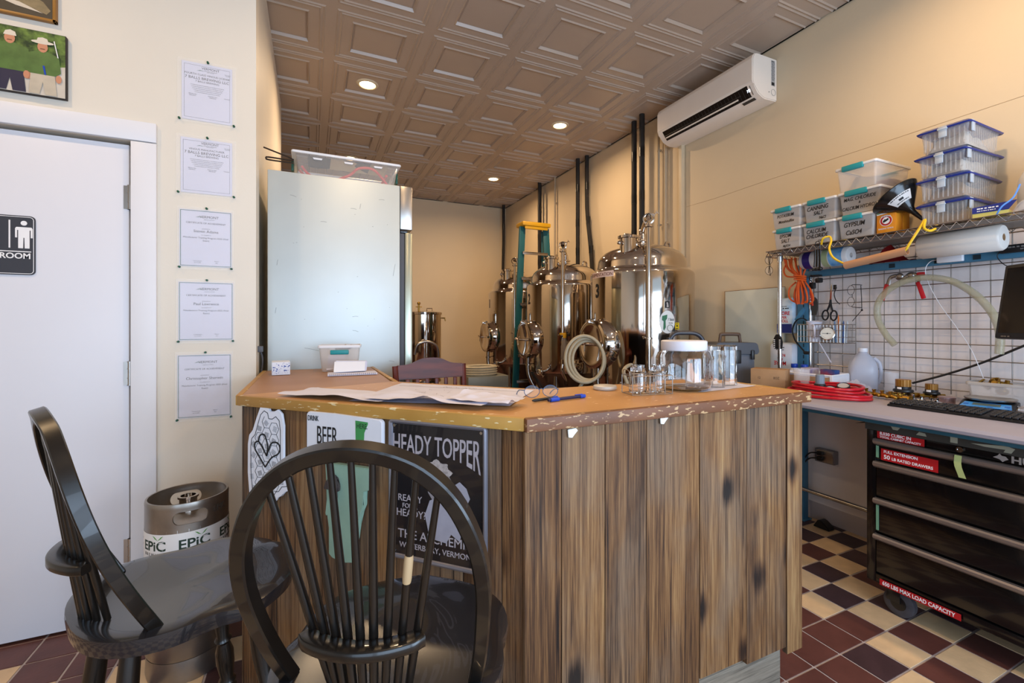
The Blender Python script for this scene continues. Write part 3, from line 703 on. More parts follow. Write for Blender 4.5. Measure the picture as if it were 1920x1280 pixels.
# ================================================================ KEG
t=thing('beer_keg','steel beer keg with a white EPIC wrap, standing by the door wall','keg',(-.422,2.08,0),R(20))
KG=mat('keg_steel','a79f96',.36,.9,var=.25,vs=10)
r0=.128; t.scale=(1,1,1.06)
m=MB(); m.lathe([(.02,.03),(.09,.035),(r0*.9,.06),(r0,.085),(r0,.29),(r0*1.012,.30),(r0,.31),(r0,.515),(r0*.95,.525),(.09,.535),(.045,.54),(.0,.54)],seg=48); part('barrel',m,KG,t)
m=MB(); m.lathe([(r0*.97,.075),(r0*.99,.02),(r0*.96,.0),(r0*.93,.004),(r0*.95,.03),(r0*.93,.07)],seg=48,cap=False); part('bottom_rim',m,KG,t)
# top chime with two hand holes
m=MB(); seg=120; zs=[.505,.52]+[.530+.0045*k for k in range(11)]+[.583,.592,.600]
def hole(a,z): 
    for c in (R(-95),R(85)):
        d=(a-c+PI)%(2*PI)-PI
        if ((z-.5525)/.0215)**2+(max(0,abs(d)-.26)/.16)**2<1: return True
    return False
def vv(i,j,rr_):
    a=2*PI*i/seg; z=zs[j]
    if (i,j) in edge:
        for c in (R(-95),R(85)):
            d=(a-c+PI)%(2*PI)-PI
            if abs(d)<.6:
                q=max(0,abs(d)-.26); s_=((z-.5525)/.0215)**2+(q/.16)**2
                if s_>1e-6:
                    z=.5525+(z-.5525)/s_**.5; a=c+math.copysign(.26+q/s_**.5,d) if q>0 else a
    b=1 if z<.591 else (1.005 if z<.599 else .985); return Vector((rr_*b*math.cos(a),rr_*b*math.sin(a),z))
op={(i,j) for i in range(seg) for j in range(len(zs)-1) if hole(2*PI*(i+.5)/seg,(zs[j]+zs[j+1])/2)}
edge={(a%seg,b) for (i,j) in op for a in (i,i+1) for b in (j,j+1) if not all(((a-1+x)%seg,b-1+y) in op for x in (0,1) for y in (0,1))}
Vo=[[m.b.verts.new(vv(i,j,r0)) for j in range(len(zs))] for i in range(seg)]; Vi=[[m.b.verts.new(vv(i,j,r0-.006)) for j in range(len(zs))] for i in range(seg)]
op={(i,j) for i in range(seg) for j in range(len(zs)-1) if hole(2*PI*(i+.5)/seg,(zs[j]+zs[j+1])/2)}
for i in range(seg):
    k=(i+1)%seg
    for j in range(len(zs)-1):
        if (i,j) in op: continue
        m._f([Vo[i][j],Vo[k][j],Vo[k][j+1],Vo[i][j+1]]); m._f([Vi[i][j],Vi[i][j+1],Vi[k][j+1],Vi[k][j]])
        for (ni,nj,a,b) in ((i,j+1,(i,j+1),(k,j+1)),(i,j-1,(k,j),(i,j)),((i+1)%seg,j,(k,j),(k,j+1)),((i-1)%seg,j,(i,j+1),(i,j))):
            if (ni,nj) in op or nj==len(zs)-1: m._f([Vo[a[0]][a[1]],Vi[a[0]][a[1]],Vi[b[0]][b[1]],Vo[b[0]][b[1]]])
bmesh.ops.recalc_face_normals(m.b,faces=m.b.faces); part('top_handle_rim',m,KG,t)
m=MB(); m.lathe([(.036,.535),(.036,.545),(.028,.548),(.028,.582),(.033,.585),(.033,.592),(.024,.592),(.024,.57),(0,.57)],seg=28); part('valve_neck',m,STEEL,t)
m=MB(); m.lathe([(r0+.0008,.37),(r0+.0015,.372),(r0+.0015,.503),(r0+.0008,.505)],seg=60,cap=False); part('paper_wrap',m,mat('white_wrap','e4e2e0',.5,var=.04),t)
def wrapkeg(co): a=co.x/(r0+.0016)-PI/2; rr_=r0+.0016+co.z; return Vector((rr_*math.cos(a),rr_*math.sin(a),co.y))
it=[];it2=[]
for k in range(6):
    x=k*.134-.402; it.append(('EPiC',x,.452,.044,'CENTER',1.15)); it2+=[('B R E W I N G',x,.434,.014)]
texts('lettering',it,mat('dark_green_print','1f3528',.6,var=.05),t,ext=.0003,warp=wrapkeg,bold=.02); texts('small_lettering',it2,INK,t,ext=.0003,warp=wrapkeg)
m=MB()
for k in range(6):
    x=k*.134-.402+.02
    for s_ in (-1,1): m.prism([(x,.486),(x+s_*.010,.491),(x+s_*.020,.501),(x+s_*.012,.498)],0,.0004)
for v in m.b.verts: v.co=wrapkeg(v.co)
part('leaf_print',m,mat('leaf_green','5f9a48',.6,var=.05),t,smooth=False)
texts('stamped_marks',[('EPIC',.09,.548,.03),('001',.30,.548,.03)],mat('stamped_shadow','6d655d',.5,.5,var=.1),t,ext=.0004,warp=wrapkeg)
# ================================================================ REFRIGERATOR
t=thing('refrigerator','tall galvanized side of a stainless refrigerator behind the bar','refrigerator',(-.203,2.62,0))
m=MB(); m.b2(0,.656,0,.76,.08,2.056,.004); part('cabinet_body',m,mat('galvanized_steel','cdd5d5',.5,.55,var=.07,vs=2.2,bump=.015,bs=3),t)
m=MB(); m.b2(.658,.726,0,.76,1.81,2.056,.004); part('top_grille_panel',m,STEELB,t)
m=MB(); m.b2(.684,.728,.002,.758,.16,1.795,.008); part('door',m,mat('fridge_door_steel','b9bba8',.3,.8,var=.1,vs=3),t)
m=MB(); m.b2(.658,.683,.006,.752,.165,1.79,.004); part('door_gasket',m,mat('dark_gasket','4c5058',.5,var=.1),t)
m=MB(); m.b2(.66,.70,.003,.03,1.792,1.81,.002); m.cyl((.675,.015,1.79),(.675,.015,1.80),.006); part('hinge',m,BLACKM,t)
m=MB()
for x in (.04,.61):
    for y in (.04,.72): m.cyl((x,y,0),(x,y,.08),.02)
part('feet',m,BLACKM,t)
rr=random.Random(4); m=MB()
for k in range(26):
    x,z=rr.uniform(.03,.62),rr.uniform(1.05,2.0); l=rr.choice((.004,.006,.03,.07,.004)); a=rr.uniform(-.3,.3) if rr.random()<.7 else 1.4
    m.tube([(x,-.0002,z),(x+l*math.cos(a)*.5,-.0002,z+l*math.sin(a)*.5+.002),(x+l*math.cos(a),-.0002,z+l*math.sin(a))],.0007,4)
part('scratches',m,mat('grey_scratch','7b8388',.6,var=.1),t)
# ---- clear bin on the refrigerator
def bin_(t,w,d,h,body,rim=None,latch=TEAL,taper=.9,lw=.35,latch_front=True,rimm=WHITEP,wall=.0025):
    """open tapered tub centred on the local origin; front faces -X side of local frame = -Y"""
    m=MB(); rw,rd=w/2,d/2
    def ring(s,z,r=.012):
        P=[]
        for cx,cy,a in ((rw*s-r,rd*s-r,0),(-rw*s+r,rd*s-r,90),(-rw*s+r,-rd*s+r,180),(rw*s-r,-rd*s+r,270)):
            for k in range(5): an=R(a+22.5*k); P.append(m.b.verts.new((cx+r*math.cos(an),cy+r*math.sin(an),z)))
        return P
    rg=[ring(taper*.97,0),ring(taper,.004),ring(.97,h-.012),ring(.97,h-.004)]
    m._f(rg[0][::-1])
    for A,B in zip(rg,rg[1:]):
        for k in range(20): m._f([A[k],A[(k+1)%20],B[(k+1)%20],B[k]])
    part('tub',m,body,t,ang=40)
    m=MB()
    rg=[ring(.965,h-.010),ring(1.03,h-.010),ring(1.04,h-.004),ring(1.03,h+.002),ring(.98,h+.004),ring(.96,h+.001)]
    for A,B in zip(rg,rg[1:]):
        for k in range(20): m._f([A[k],A[(k+1)%20],B[(k+1)%20],B[k]])
    if rim=='lid': m._f(rg[-1])
    part('rim' if rim!='lid' else 'lid',m,rimm,t,ang=40)
t=thing('storage_bin','large clear storage bin with a white rim on top of the refrigerator','storage bin',(.19,2.93,2.058))
bin_(t,.56,.38,.155,CLEARP)
for s_ in (-1,1):
    m=MB(); m.b2(s_*.282,s_*.296,-.05,.05,.085,.15,.004); part('latch',m,mat('dark_green_latch','1f5a4a',.4,var=.1),t)
for k in range(3):
    m=MB(); m.prism([(-.025,.0),(.025,0),(.02,-.01),(-.02,-.01)],0,.004,frame((-.16+.16*k,-.186,.13),(1,0,0),(0,0,1)),.001); part('vent_tab',m,WHITEP,t)
m=MB(); m.tube([(-.24,-.1,.09),(-.2,-.12,.04),(-.12,-.13,.01),(0,-.13,.06),(.06,-.12,.115),(.14,-.12,.12),(.2,-.13,.06),(.22,-.12,.02),(.12,-.13,.02),(.08,.05,.015),(.18,.1,.05),(.22,-.1,.1)],.0075,8,sm=6)
m.tube([(-.25,-.05,.08),(-.22,-.12,.03),(-.16,-.1,.01)],.0075,8,sm=5)
solo('red_hose','x' and m,mat('red_vinyl_hose','d03434',.35,var=.12),'red vinyl hose coiled inside the bin on the refrigerator','hose',loc=(.19,2.93,2.068))
m=MB(); m.grid(12,8,lambda u,v:(-.17+.34*u,-.1+.2*v,.012+.03*math.sin(u*PI)*math.sin(v*PI)+.006*noise.noise(Vector((u*4,v*4,1)))))
m.mi=1; m.grid(12,8,lambda u,v:(-.05+.32*u,-.11+.2*v,.010+.022*math.sin(u*PI)*math.sin(v*PI)))
solo('cloth_bundle',m,[mat('black_cloth','2a2a2c',.85,var=.2),mat('beige_cloth','b8a684',.85,var=.1)],'black and beige cloth bundle lying across the bin on the refrigerator','cloth',loc=(.15,2.93,2.212))
m=MB(); m.tube([(-.235,2.80,2.225),(-.12,2.78,2.185),(-.09,2.79,2.175)],.0042,7)
solo('steel_rod',m,mat('dark_rod','3c3028',.4,.5,var=.1),'thin dark rod sticking out of the bin toward the white wall','rod')
m=MB(); m.tube([(-.09,2.78,2.166),(-.21,2.79,2.172),(-.222,2.79,2.166),(-.21,2.79,2.158),(-.09,2.78,2.154)],.0042,7,sm=3)
solo('wire_hook',m,mat('dark_rod','3c3028'),'bent dark wire loop at the left end of the bin on the refrigerator','hook')
# wall plate and plug on the partition
t=thing('wall_outlet','beige wall outlet with a grey plug on the return wall beside the bar','outlet',(XP+.012,2.53,1.17))
m=MB(); m.b2(-.012,-.006,-.035,.035,-.057,.057,.002); part('cover_plate',m,mat('beige_plate','cfc4ae',.4,var=.03),t)
m=MB(); m.b2(-.006,.022,.0,.03,-.035,-.005,.004); part('plug',m,GREYP,t)
m=MB(); m.tube([(.012,.015,-.03),(.02,.02,-.08),(.01,.03,-.2),(.01,.05,-.5),(.012,.06,-1.1)],.0035,6,sm=4); part('cord',m,GREYP,t)
# ================================================================ ON THE BAR
def onbar(x,y): return (x,y,ZT+.0015)
# tissue box
t=thing('tissue_box','small white box with blue speckles at the left end of the bar top','box',onbar(-.13,2.38),R(4))
m=MB(); m.b2(-.037,.037,-.06,.06,0,.058,.002); part('box_body',m,mat('white_box_card','dde4f2',.6,var=.03),t)
m=MB(); rr=random.Random(8)
for k in range(95):
    x,z,s_=rr.uniform(-.034,.034),rr.uniform(.004,.054),rr.choice((.001,.0016,.003)); fc=rr.random()
    P=[(x+s_*rr.uniform(.6,1.3)*math.cos(a*PI/3),z+s_*rr.uniform(.6,1.3)*math.sin(a*PI/3)) for a in range(6)]
    if fc<.55: m.prism(P,0,.0004,frame((0,-.0602,0),(1,0,0),(0,0,1)))
    else: m.prism([(p[0]*1.5,p[1]) for p in P],0,.0004,frame((.0371,0,0),(0,1,0),(0,0,1)))
part('speckles',m,mat('blue_speckle','2c4fae',.6,var=.4,vs=60),t,smooth=False)
# latch tub with odds and ends
t=thing('plastic_tub','open white plastic tub with a teal latch beside the refrigerator on the bar','tub',onbar(.13,2.44),R(-6))
bin_(t,.19,.13,.125,CLOUDP,taper=.86)
m=MB(); m.b2(-.042,.042,-.077,-.064,.083,.105,.004); part('latch',m,TEAL,t)
m=MB(); m.prism([(-.05,-.05),(.03,-.05),(.05,.03),(-.02,.08)],0,.004,frame((-.02,-.025,.055),(1,0,.1),(-.1,.5,.85))); solo('x',m,PAPER,'folded white papers inside the plastic tub on the bar','paper',loc=onbar(.13,2.44)).name='folded_papers'
m=MB(); m.cyl((-.02,0,.10),(.03,.01,.118),.012); m.cyl((.02,.02,.1),(.055,.01,.12),.009); solo('small_caps',m,mat('brown_caps','8a6a52',.5,var=.3,vs=30),'small brown bottle caps heaped in the open tub on the bar','cap',loc=onbar(.13,2.44))
t=thing('notebook','spiral notebook lying on the bar top in front of the plastic tub','notebook',onbar(.17,2.22),R(-2))
m=MB(); m.b2(-.105,.105,-.055,.055,0,.008,.001); part('pages',m,PAPER,t)
m=MB()
for k in range(24): m.tube([(-.096+k*.0083,-.052,.0015),(-.096+k*.0083,-.060,.005),(-.096+k*.0083,-.052,.0095)],.0007,5)
part('spiral',m,BLACKM,t)
t=thing('folded_receipt_stack','white folded paper block standing on the notebook','paper stack',onbar(.165,2.245),R(-3)); t.location.z+=.0085
m=MB(); m.prism([(-.07,0),(.068,.004),(.072,.05),(-.066,.054)],-.02,.02,frame((0,0,0),(1,0,0),(0,0,1)),.003); part('folded_block',m,PAPER,t)
m=MB(); m.prism([(-.074,.003),(.06,.006),(.062,.049),(-.07,.051)],0,.0006,frame((0,-.0225,0),(1,0,0),(0,0,1))); part('front_sheet',m,WHITEK,t)
# large paper sheets
def sheet(name,label,C,amp,seed,z,curl=None,prints=None,mt=PAPER,nu=26,nv=16):
    c=[Vector((x,y,0)) for x,y in C]; o=sum(c,Vector())/4
    def f(u,v):
        p=c[0].lerp(c[1],u).lerp(c[3].lerp(c[2],u),v)-o
        h=amp*max(0,noise.noise(Vector((u*4+seed,v*3,seed)))+.15)
        ed=max(abs(u-.5),abs(v-.5))*2
        if curl: h+=curl(u,v)
        return Vector((p.x,p.y,h+.0004))
    t=thing(name,label,'paper',(o.x,o.y,z))
    m=MB(); m.grid(nu,nv,f); 0
    part('sheet',m,mt,t,ang=60)
    if prints:
        m=MB()
        for P,wd in prints:
            for (u0,v0),(u1,v1) in zip(P,P[1:]):
                n=max(2,int(math.hypot(u1-u0,v1-v0)*30))
                for k in range(n):
                    a=f(u0+(u1-u0)*k/n,v0+(v1-v0)*k/n)+Vector((0,0,.0006)); b=f(u0+(u1-u0)*(k+1)/n,v0+(v1-v0)*(k+1)/n)+Vector((0,0,.0006))
                    d=(b-a); 
                    if d.length<1e-7: continue
                    s_=d.cross(Vector((0,0,1))).normalized()*wd/2; m.quad(a-s_,b-s_,b+s_,a+s_)
        part('drawn_lines',m,mat('pencil_grey','6c6670',.7,var=.2),t,smooth=False)
    return t
rr=random.Random(12)
lines=[([(.04,.82),(.93,.82)],.0022),([(.1,.88),(.2,.88)],.0015)]
for k in range(14):
    u,v=.35+rr.random()*.35,.83+rr.random()*.05; lines.append(([(u,v),(u+.02,v+.02),(u+.03,v-.01)],.001))
for k in range(26):
    u,v=.25+rr.random()*.5,.25+rr.random()*.45; a=rr.random()*6; l=.02+.05*rr.random(); lines.append(([(u,v),(u+l*math.cos(a),v+l*math.sin(a)),(u+l*math.cos(a)+.01,v+l*math.sin(a)-.03)],.0009))
sheet('drawing_sheet','large white drawing sheet lying flat at the back of the paper pile on the bar',[(.10,1.44),(.50,1.16),(.70,1.41),(.32,1.80)],.002,3,ZT+.002,prints=lines)
sheet('loose_paper','curled white sheet in front of the large drawing on the bar, near the counter edge',[(-.10,1.64),(.18,1.345),(.30,1.45),(.02,1.74)],.010,8,ZT+.008,curl=lambda u,v:.010*math.exp(-((u-.6)/.14)**2)*(1-v))
sheet('crumpled_paper','crumpled white sheet on top of the drawing at the front corner of the bar',[(.14,1.40),(.40,1.13),(.50,1.21),(.24,1.50)],.012,5,ZT+.014,curl=lambda u,v:.016*math.exp(-((u-.55)/.1)**2)*(1-v)**2,prints=[([(.3,.6),(.34,.66),(.4,.6)],.001),([(.36,.7),(.42,.62)],.001),([(.5,.5),(.55,.58),(.6,.5)],.001)])
sheet('folded_flap_paper','small folded white sheet at the right end of the paper pile on the bar',[(.34,1.24),(.47,1.10),(.56,1.17),(.43,1.32)],.012,15,ZT+.018,curl=lambda u,v:.014*(1-u)**2*v)
# eyeglasses and pens
def glasses(t,fm,lm,wd=.135,arms='fold'):
    for s_ in (-1,1):
        m=MB(); m.tube([(s_*.034+.026*math.cos(a)*(1+.08*math.cos(2*a)),0,.021*math.sin(a)) for a in [2*PI*k/24 for k in range(24)]],.0013,6,closed=True); part('lens_rim',m,fm,t)
        m=MB(); m.prism([(s_*.034+.0255*math.cos(a)*(1+.08*math.cos(2*a)),.0205*math.sin(a)) for a in [2*PI*k/24 for k in range(24)]],-.0008,.0008,frame((0,0,0),(1,0,0),(0,0,1))); part('lens',m,lm,t)
        m=MB()
        if arms=='fold': m.tube([(s_*.062,0,.006),(s_*.067,.006,.006),(s_*.02,.012+.005*s_,.004),(-s_*.055,.014+.005*s_,-.004)],.0022,6,sm=4)
        else: m.tube([(s_*.062,0,.006),(s_*.066,.006,.006),(s_*.068,.06,.006),(s_*.066,.11,-.008),(s_*.064,.13,-.028)],.0020,6,sm=4)
        part('temple_arm',m,fm,t)
    m=MB(); m.tube([(-.009,0,.006),(0,-.002,.010),(.009,0,.006)],.0014,6,sm=3); part('bridge',m,fm,t)
t=thing('eyeglasses','rimless eyeglasses with slate-blue arms lying on the bar top','eyeglasses',(.64,1.24,ZT+.024),0,rot=(R(-8),0,R(-12)))
glasses(t,mat('slate_blue_frame','4d6a92',.35,.3,var=.1),mat('thin_lens','ffffff',.02,alpha=.05,var=.01),arms='open')
t.scale=(.86,.86,.86)
t=thing('blue_ballpoint_pen','blue and black ballpoint pen beside the eyeglasses','pen',(.70,1.19,ZT+.0065),R(10))
m=MB(); m.rod((-.07,0,0),(.07,0,0),[(0,.0045),(.3,.005),(1,.005)],12); part('barrel',m,mat('navy_pen','1c2148',.3,var=.1),t)
m=MB(); m.cyl((-.062,0,0),(-.03,0,0),.0062); part('grip',m,BLUEP,t)
m=MB(); m.cyl((.055,0,0),(.075,0,0),.0058); m.box((.05,0,.0065),(.03,.004,.002)); part('cap',m,BLUEP,t)
t=thing('black_pen','short black pen lying behind the blue pen on the bar','pen',(.635,1.205,ZT+.006),R(14))
m=MB(); m.rod((-.05,0,0),(.045,0,0),[(0,.002),(.1,.0045),(1,.0045)],12); part('barrel',m,BLACKP,t)
m=MB(); m.cyl((.03,0,0),(.05,0,0),.005); part('cap',m,BLUEP,t)
# glass carrier with mason jars
t=thing('wire_jar_carrier','wire carrier holding two small glass jars on the bar','carrier',onbar(1.005,1.185),R(-10))
m=MB(); W_,D_=.072,.036
def loop(P,r=.0014): m.tube(P,r,6,closed=True)
for z in (.002,.028,.062): loop([(x,y,z) for x,y in ((-W_,-D_),(W_,-D_),(W_,D_),(-W_,D_))])
for x in (-W_,-.045,-.01,.01,.045,W_):
    for y in (-D_,D_): m.tube([(x,y,.002),(x,y,.062)],.0014,6)
m.tube([(0,-D_,.002),(0,D_,.002)],.0014,6); m.tube([(0,-D_,.062),(0,D_,.062)],.0014,6)
m.tube([(W_,-.02,.062),(W_+.004,-.018,.085),(W_+.006,0,.095),(W_+.004,.018,.085),(W_,.02,.062)],.0014,6,sm=3)
m.tube([(-W_,-.02,.062),(-W_-.004,-.018,.078),(-W_-.006,0,.082),(-W_-.004,.018,.078),(-W_,.02,.062)],.0014,6,sm=3)
part('wire_frame',m,WIRE,t)
def jar(name,label,loc,r,h,neck,lidm=None,group=None,sg=28):
    t=thing(name,label,'jar',loc,0,group)
    m=MB(); w_=.003; P=[(0,.003),(r*.88,.003),(r*.97,.012),(r,.03 if h>.1 else .012),(r,h*.66),(r*.93,h*.76),(neck,h*.86),(neck,h)]
    Q=[(max(a-w_,0),b+(w_ if i<2 else 0)) for i,(a,b) in enumerate(P)][::-1]
    m.lathe(P+Q,seg=sg,cap=False); bmesh.ops.recalc_face_normals(m.b,faces=m.b.faces); part('glass_body',m,GLASS,t,ang=60)
    return t
for k,x in enumerate((-.034,.036)):
    a=R(-10); t=jar('mason_jar',('left','right')[k]+' small clear mason jar standing in the wire carrier',(1.005+x*math.cos(a),1.185+x*math.sin(a),ZT+.004),.029,.092,.022,group='small jars in the wire carrier')
    m=MB(); m.lathe([(.0235,.072),(.0245,.075),(.0235,.078),(.0245,.081),(.0235,.084)],seg=28,cap=False); part('thread_ring',m,GLASS,t)
m=MB(); m.lathe([(0,0),(.040,0),(.041,.003),(.041,.009),(.040,.012),(.038,.0135),(.0,.0135)],seg=32); m.lathe([(.0415,.004),(.0425,.005),(.0415,.006)],seg=32,cap=False)
solo('jar_lid',m,mat('grey_white_lid','c9c6c2',.4,.3,var=.05),'grey jar lid lying flat behind the wire jar carrier','lid',loc=onbar(.94,1.33))
t=jar('large_glass_jar','large round clear glass jar with a wide white screw lid','x',.096,.165,.073,sg=44) if 0 else jar('large_glass_jar','large round clear glass jar with a wide white screw lid',onbar(1.20,1.22),.096,.168,.071,sg=44)
m=MB(); m.lathe([(0,.172),(.074,.172),(.078,.169),(.078,.140),(.075,.136),(.073,.136),(.073,.168),(0,.168)],seg=44); part('screw_lid',m,mat('milky_white_lid','d9dae4',.35,var=.03),t)
def pint(loc,r0_,r1_,h,label,g,mug=False):
    t=thing('drinking_glass',label,'glass',loc,0,g)
    m=MB(); w_=.003
    m.lathe([(r0_-w_,0),(r0_,0),(r1_,h-.004),(r1_-.003,h),(0,h),(0,h-.018),(r1_-.006,h-.018),(r0_-w_,0)],seg=12 if mug else 30,cap=False); bmesh.ops.recalc_face_normals(m.b,faces=m.b.faces)
    part('glass_body',m,GLASS,t,ang=25 if mug else 60)
    if mug:
        m=MB(); m.tube([(r0_-.004,0,.03),(r0_+.022,0,.035),(r0_+.03,0,.065),(r0_+.022,0,.1),(r1_-.002,0,.108)],.0055,10,sm=5); part('handle',m,GLASS,t)
    return t
pint(onbar(1.345,1.215),.036,.036,.152,'left tall upside-down beer glass on the white napkin','upside-down tall beer glasses',True).rotation_euler=(0,0,R(-146))
pint(onbar(1.43,1.235),.036,.036,.150,'right tall upside-down beer glass on the white napkin, beside the toolbox','upside-down tall beer glasses',True).rotation_euler=(0,0,R(-150))
pint(onbar(1.315,1.29),.028,.026,.10,'small upside-down tasting glass between the big jar and the tall glasses','upside-down small glasses')
t=pint(onbar(1.272,1.19),.024,.024,.098,'small upside-down tasting glass with a red print at the left front of the tall glasses','upside-down small glasses') if 0 else None
m=MB(); m.grid(18,10,lambda u,v:Vector((1.20+.30*u+.02*v,1.135+.18*v+.03*u,ZT+.0012+.0012*noise.noise(Vector((u*6,v*4,2))))))
m.xf(Matrix.Translation((-1.35,-1.22,-ZT))); solo('paper_napkin',m,PAPER,'white paper towel under the glasses on the bar','napkin',loc=(1.35,1.22,ZT-.0002))
# ================================================================ AIR CONDITIONER
t=thing('air_conditioner','white wall-mounted air conditioner with an open black louvre slot, high on the right wall','air conditioner',(XW,2.635,2.855))
m=MB(); prof=[(0,0),(-.13,-.005),(-.19,.02),(-.235,.075),(-.25,.10),(-.25,.255),(-.235,.285),(-.20,.297),(0,.297)]
ACW=mat('ac_white_plastic','f2e6d8',.35,var=.02)
A_=frame((0,-.475,0),(1,0,0),(0,0,1)) # extrude along -(-y)
m.prism(prof,-.95,0,A_,.006); part('housing',m,ACW,t)
m=MB(); m.prism([(-.242,.083),(-.190,.017),(-.184,.021),(-.236,.088)],-.895,-.055,A_,.001); part('louvre_slot',m,mat('black_louvre','0f0d0c',.35,var=.1),t)
m=MB()
for k in range(26):
    y=-.44+.8*k/26; m.prism([(-.237,.074),(-.197,.022),(-.196,.025),(-.236,.078)],-.475-y-.0025,-.475-y,A_)
m.prism([(-.2215,.046),(-.2185,.044),(-.2185,.048),(-.2215,.050)],-.89,-.12,A_)
part('slot_vanes',m,mat('dark_vane','36322f',.4,var=.1),t)
m=MB(); m.prism([(-.212,.0335),(-.206,.0295),(-.206,.034),(-.212,.0385)],-.885,-.15,A_)
part('white_blade',m,ACW,t)
m=MB(); m.prism([(-.2505,.252),(-.2505,.10),(-.2515,.10),(-.2515,.252)],-.945,-.005,A_); part('front_panel',m,ACW,t)
nrm=Vector((-.066,0,-.052)).normalized()
DP=frame((-.2395,-.425,.0795),(0,-1,0),(-.046*0-.6,0,.78)); DP=frame((-.2185,-.418,.0445),(0,-1,0),(-.046,0,.059))
texts('temperature_display',[('72',0,0,.024,'CENTER',1,.2)],mat('display_glow',(.75,.85,1),.5,emit=3,var=.01),t,DP,.0004)
SP=frame((0,-.4755,0),(1,0,0),(0,0,1))
m=MB(); m.prism([(-.062,.10),(-.022,.10),(-.022,.28),(-.062,.28)],0,.0006,SP); part('rating_label',m,mat('grey_label','b9b4b0',.5,var=.1),t)
print_rows('label_print',[(-.042,.268,.034,.006),(-.042,.104,.034,.022)]+[(-.042,.258-.0085*k,.032-.004*(k%3),.0035) for k in range(15)],INK,t,SP@Matrix.Translation((0,0,.0007)))
m=MB(); m.tube([SP@Vector((-.04+.022*math.cos(a),.055+.022*math.sin(a),.001)) for a in [2*PI*k/20 for k in range(20)]],.0012,5,closed=True); m.cyl(SP@Vector((-.085,.05,0)),SP@Vector((-.085,.05,.002)),.004,seg=10); part('knockout',m,mat('shadow_line_grey','9a948e',.5,var=.05),t)
LB=frame((-.155,-.40,-.0035),(0,-1,0),(1,0,.06))
m=MB(); m.prism([(-.05,-.012),(.05,-.012),(.05,.012),(-.05,.012)],0,.0006,frame((-.165,-.38,.0065),(0,-1,0),(-.06,0,.025))); part('bottom_label',m,mat('dark_label','3c3835',.5,var=.3,vs=80),t)
m=MB(); m.b2(-.045,-.005,-.02,.02,-1.0,0,.004); solo('line_cover',m,mat('tan_line_cover','d9c6a6',.5,var=.03),'narrow tan line cover running down the wall below the air conditioner','pipe cover',loc=(XW,3.05,2.86))
# ================================================================ PIPES AND CONDUITS ON THE RIGHT WALL
INS=mat('black_pipe_insulation','2a2623',.75,var=.25,vs=30,bump=.1,bs=60); TAPE=mat('black_tape','100f0f',.3,var=.1)
PL=[('near the air conditioner, closest to it',2.84,3.42,0,0),('left of the first pipe by the air conditioner',2.86,3.56,0,.01),
    ('at the left behind the middle tank, straight',2.90,4.66,.0,0),('crossing the middle pipe pair at a slant',2.945,4.53,-.11,.02),
    ('right of the ladder top',2.895,5.66,.0,0),('left of the ladder, slanting behind its rungs',2.945,5.74,-.12,.01),('in the far corner beside the back wall',2.9,6.98,.04,0)]
for d_,x,y,sl,bend in PL:
    t=thing('insulated_pipe','black foam-wrapped vertical pipe '+d_,'pipe',(x,y,0))
    m=MB(); m.tube([(0,-.0,H_C+.02),(0,0,2.75),(0,sl*.2,2.5),(0,sl,1.9),(0,sl,1.0)],.026 if y<4 else .024,12,sm=5); part('insulation',m,INS,t)
    for z in (2.86,2.45,2.1):
        m=MB(); m.tube([(0,sl*(0 if z>2.6 else .25 if z>2.4 else .8),z),(0,sl*(0 if z>2.6 else .25 if z>2.4 else .8),z+.09)],.0275 if y<4 else .0255,12)
        part('tape_wrap',m,TAPE,t)
for d_,x,y,r in (('beside the black pipes near the air conditioner',2.965,3.33,.010),('just left of the air conditioner line cover',2.965,3.24,.014),('thin, behind the middle tank',2.97,5.35,.013)):
    m=MB(); m.cyl((0,0,.3),(0,0,H_C+.01),r,seg=12)
    for z in (1.4,2.2,2.9): m.b2(-.004,.02,-r*1.6,r*1.6,z,z+.015)
    solo('conduit',m,mat('painted_conduit','b9a78c',.5,var=.05),'pale thin conduit '+d_,'conduit',loc=(x,y,0))
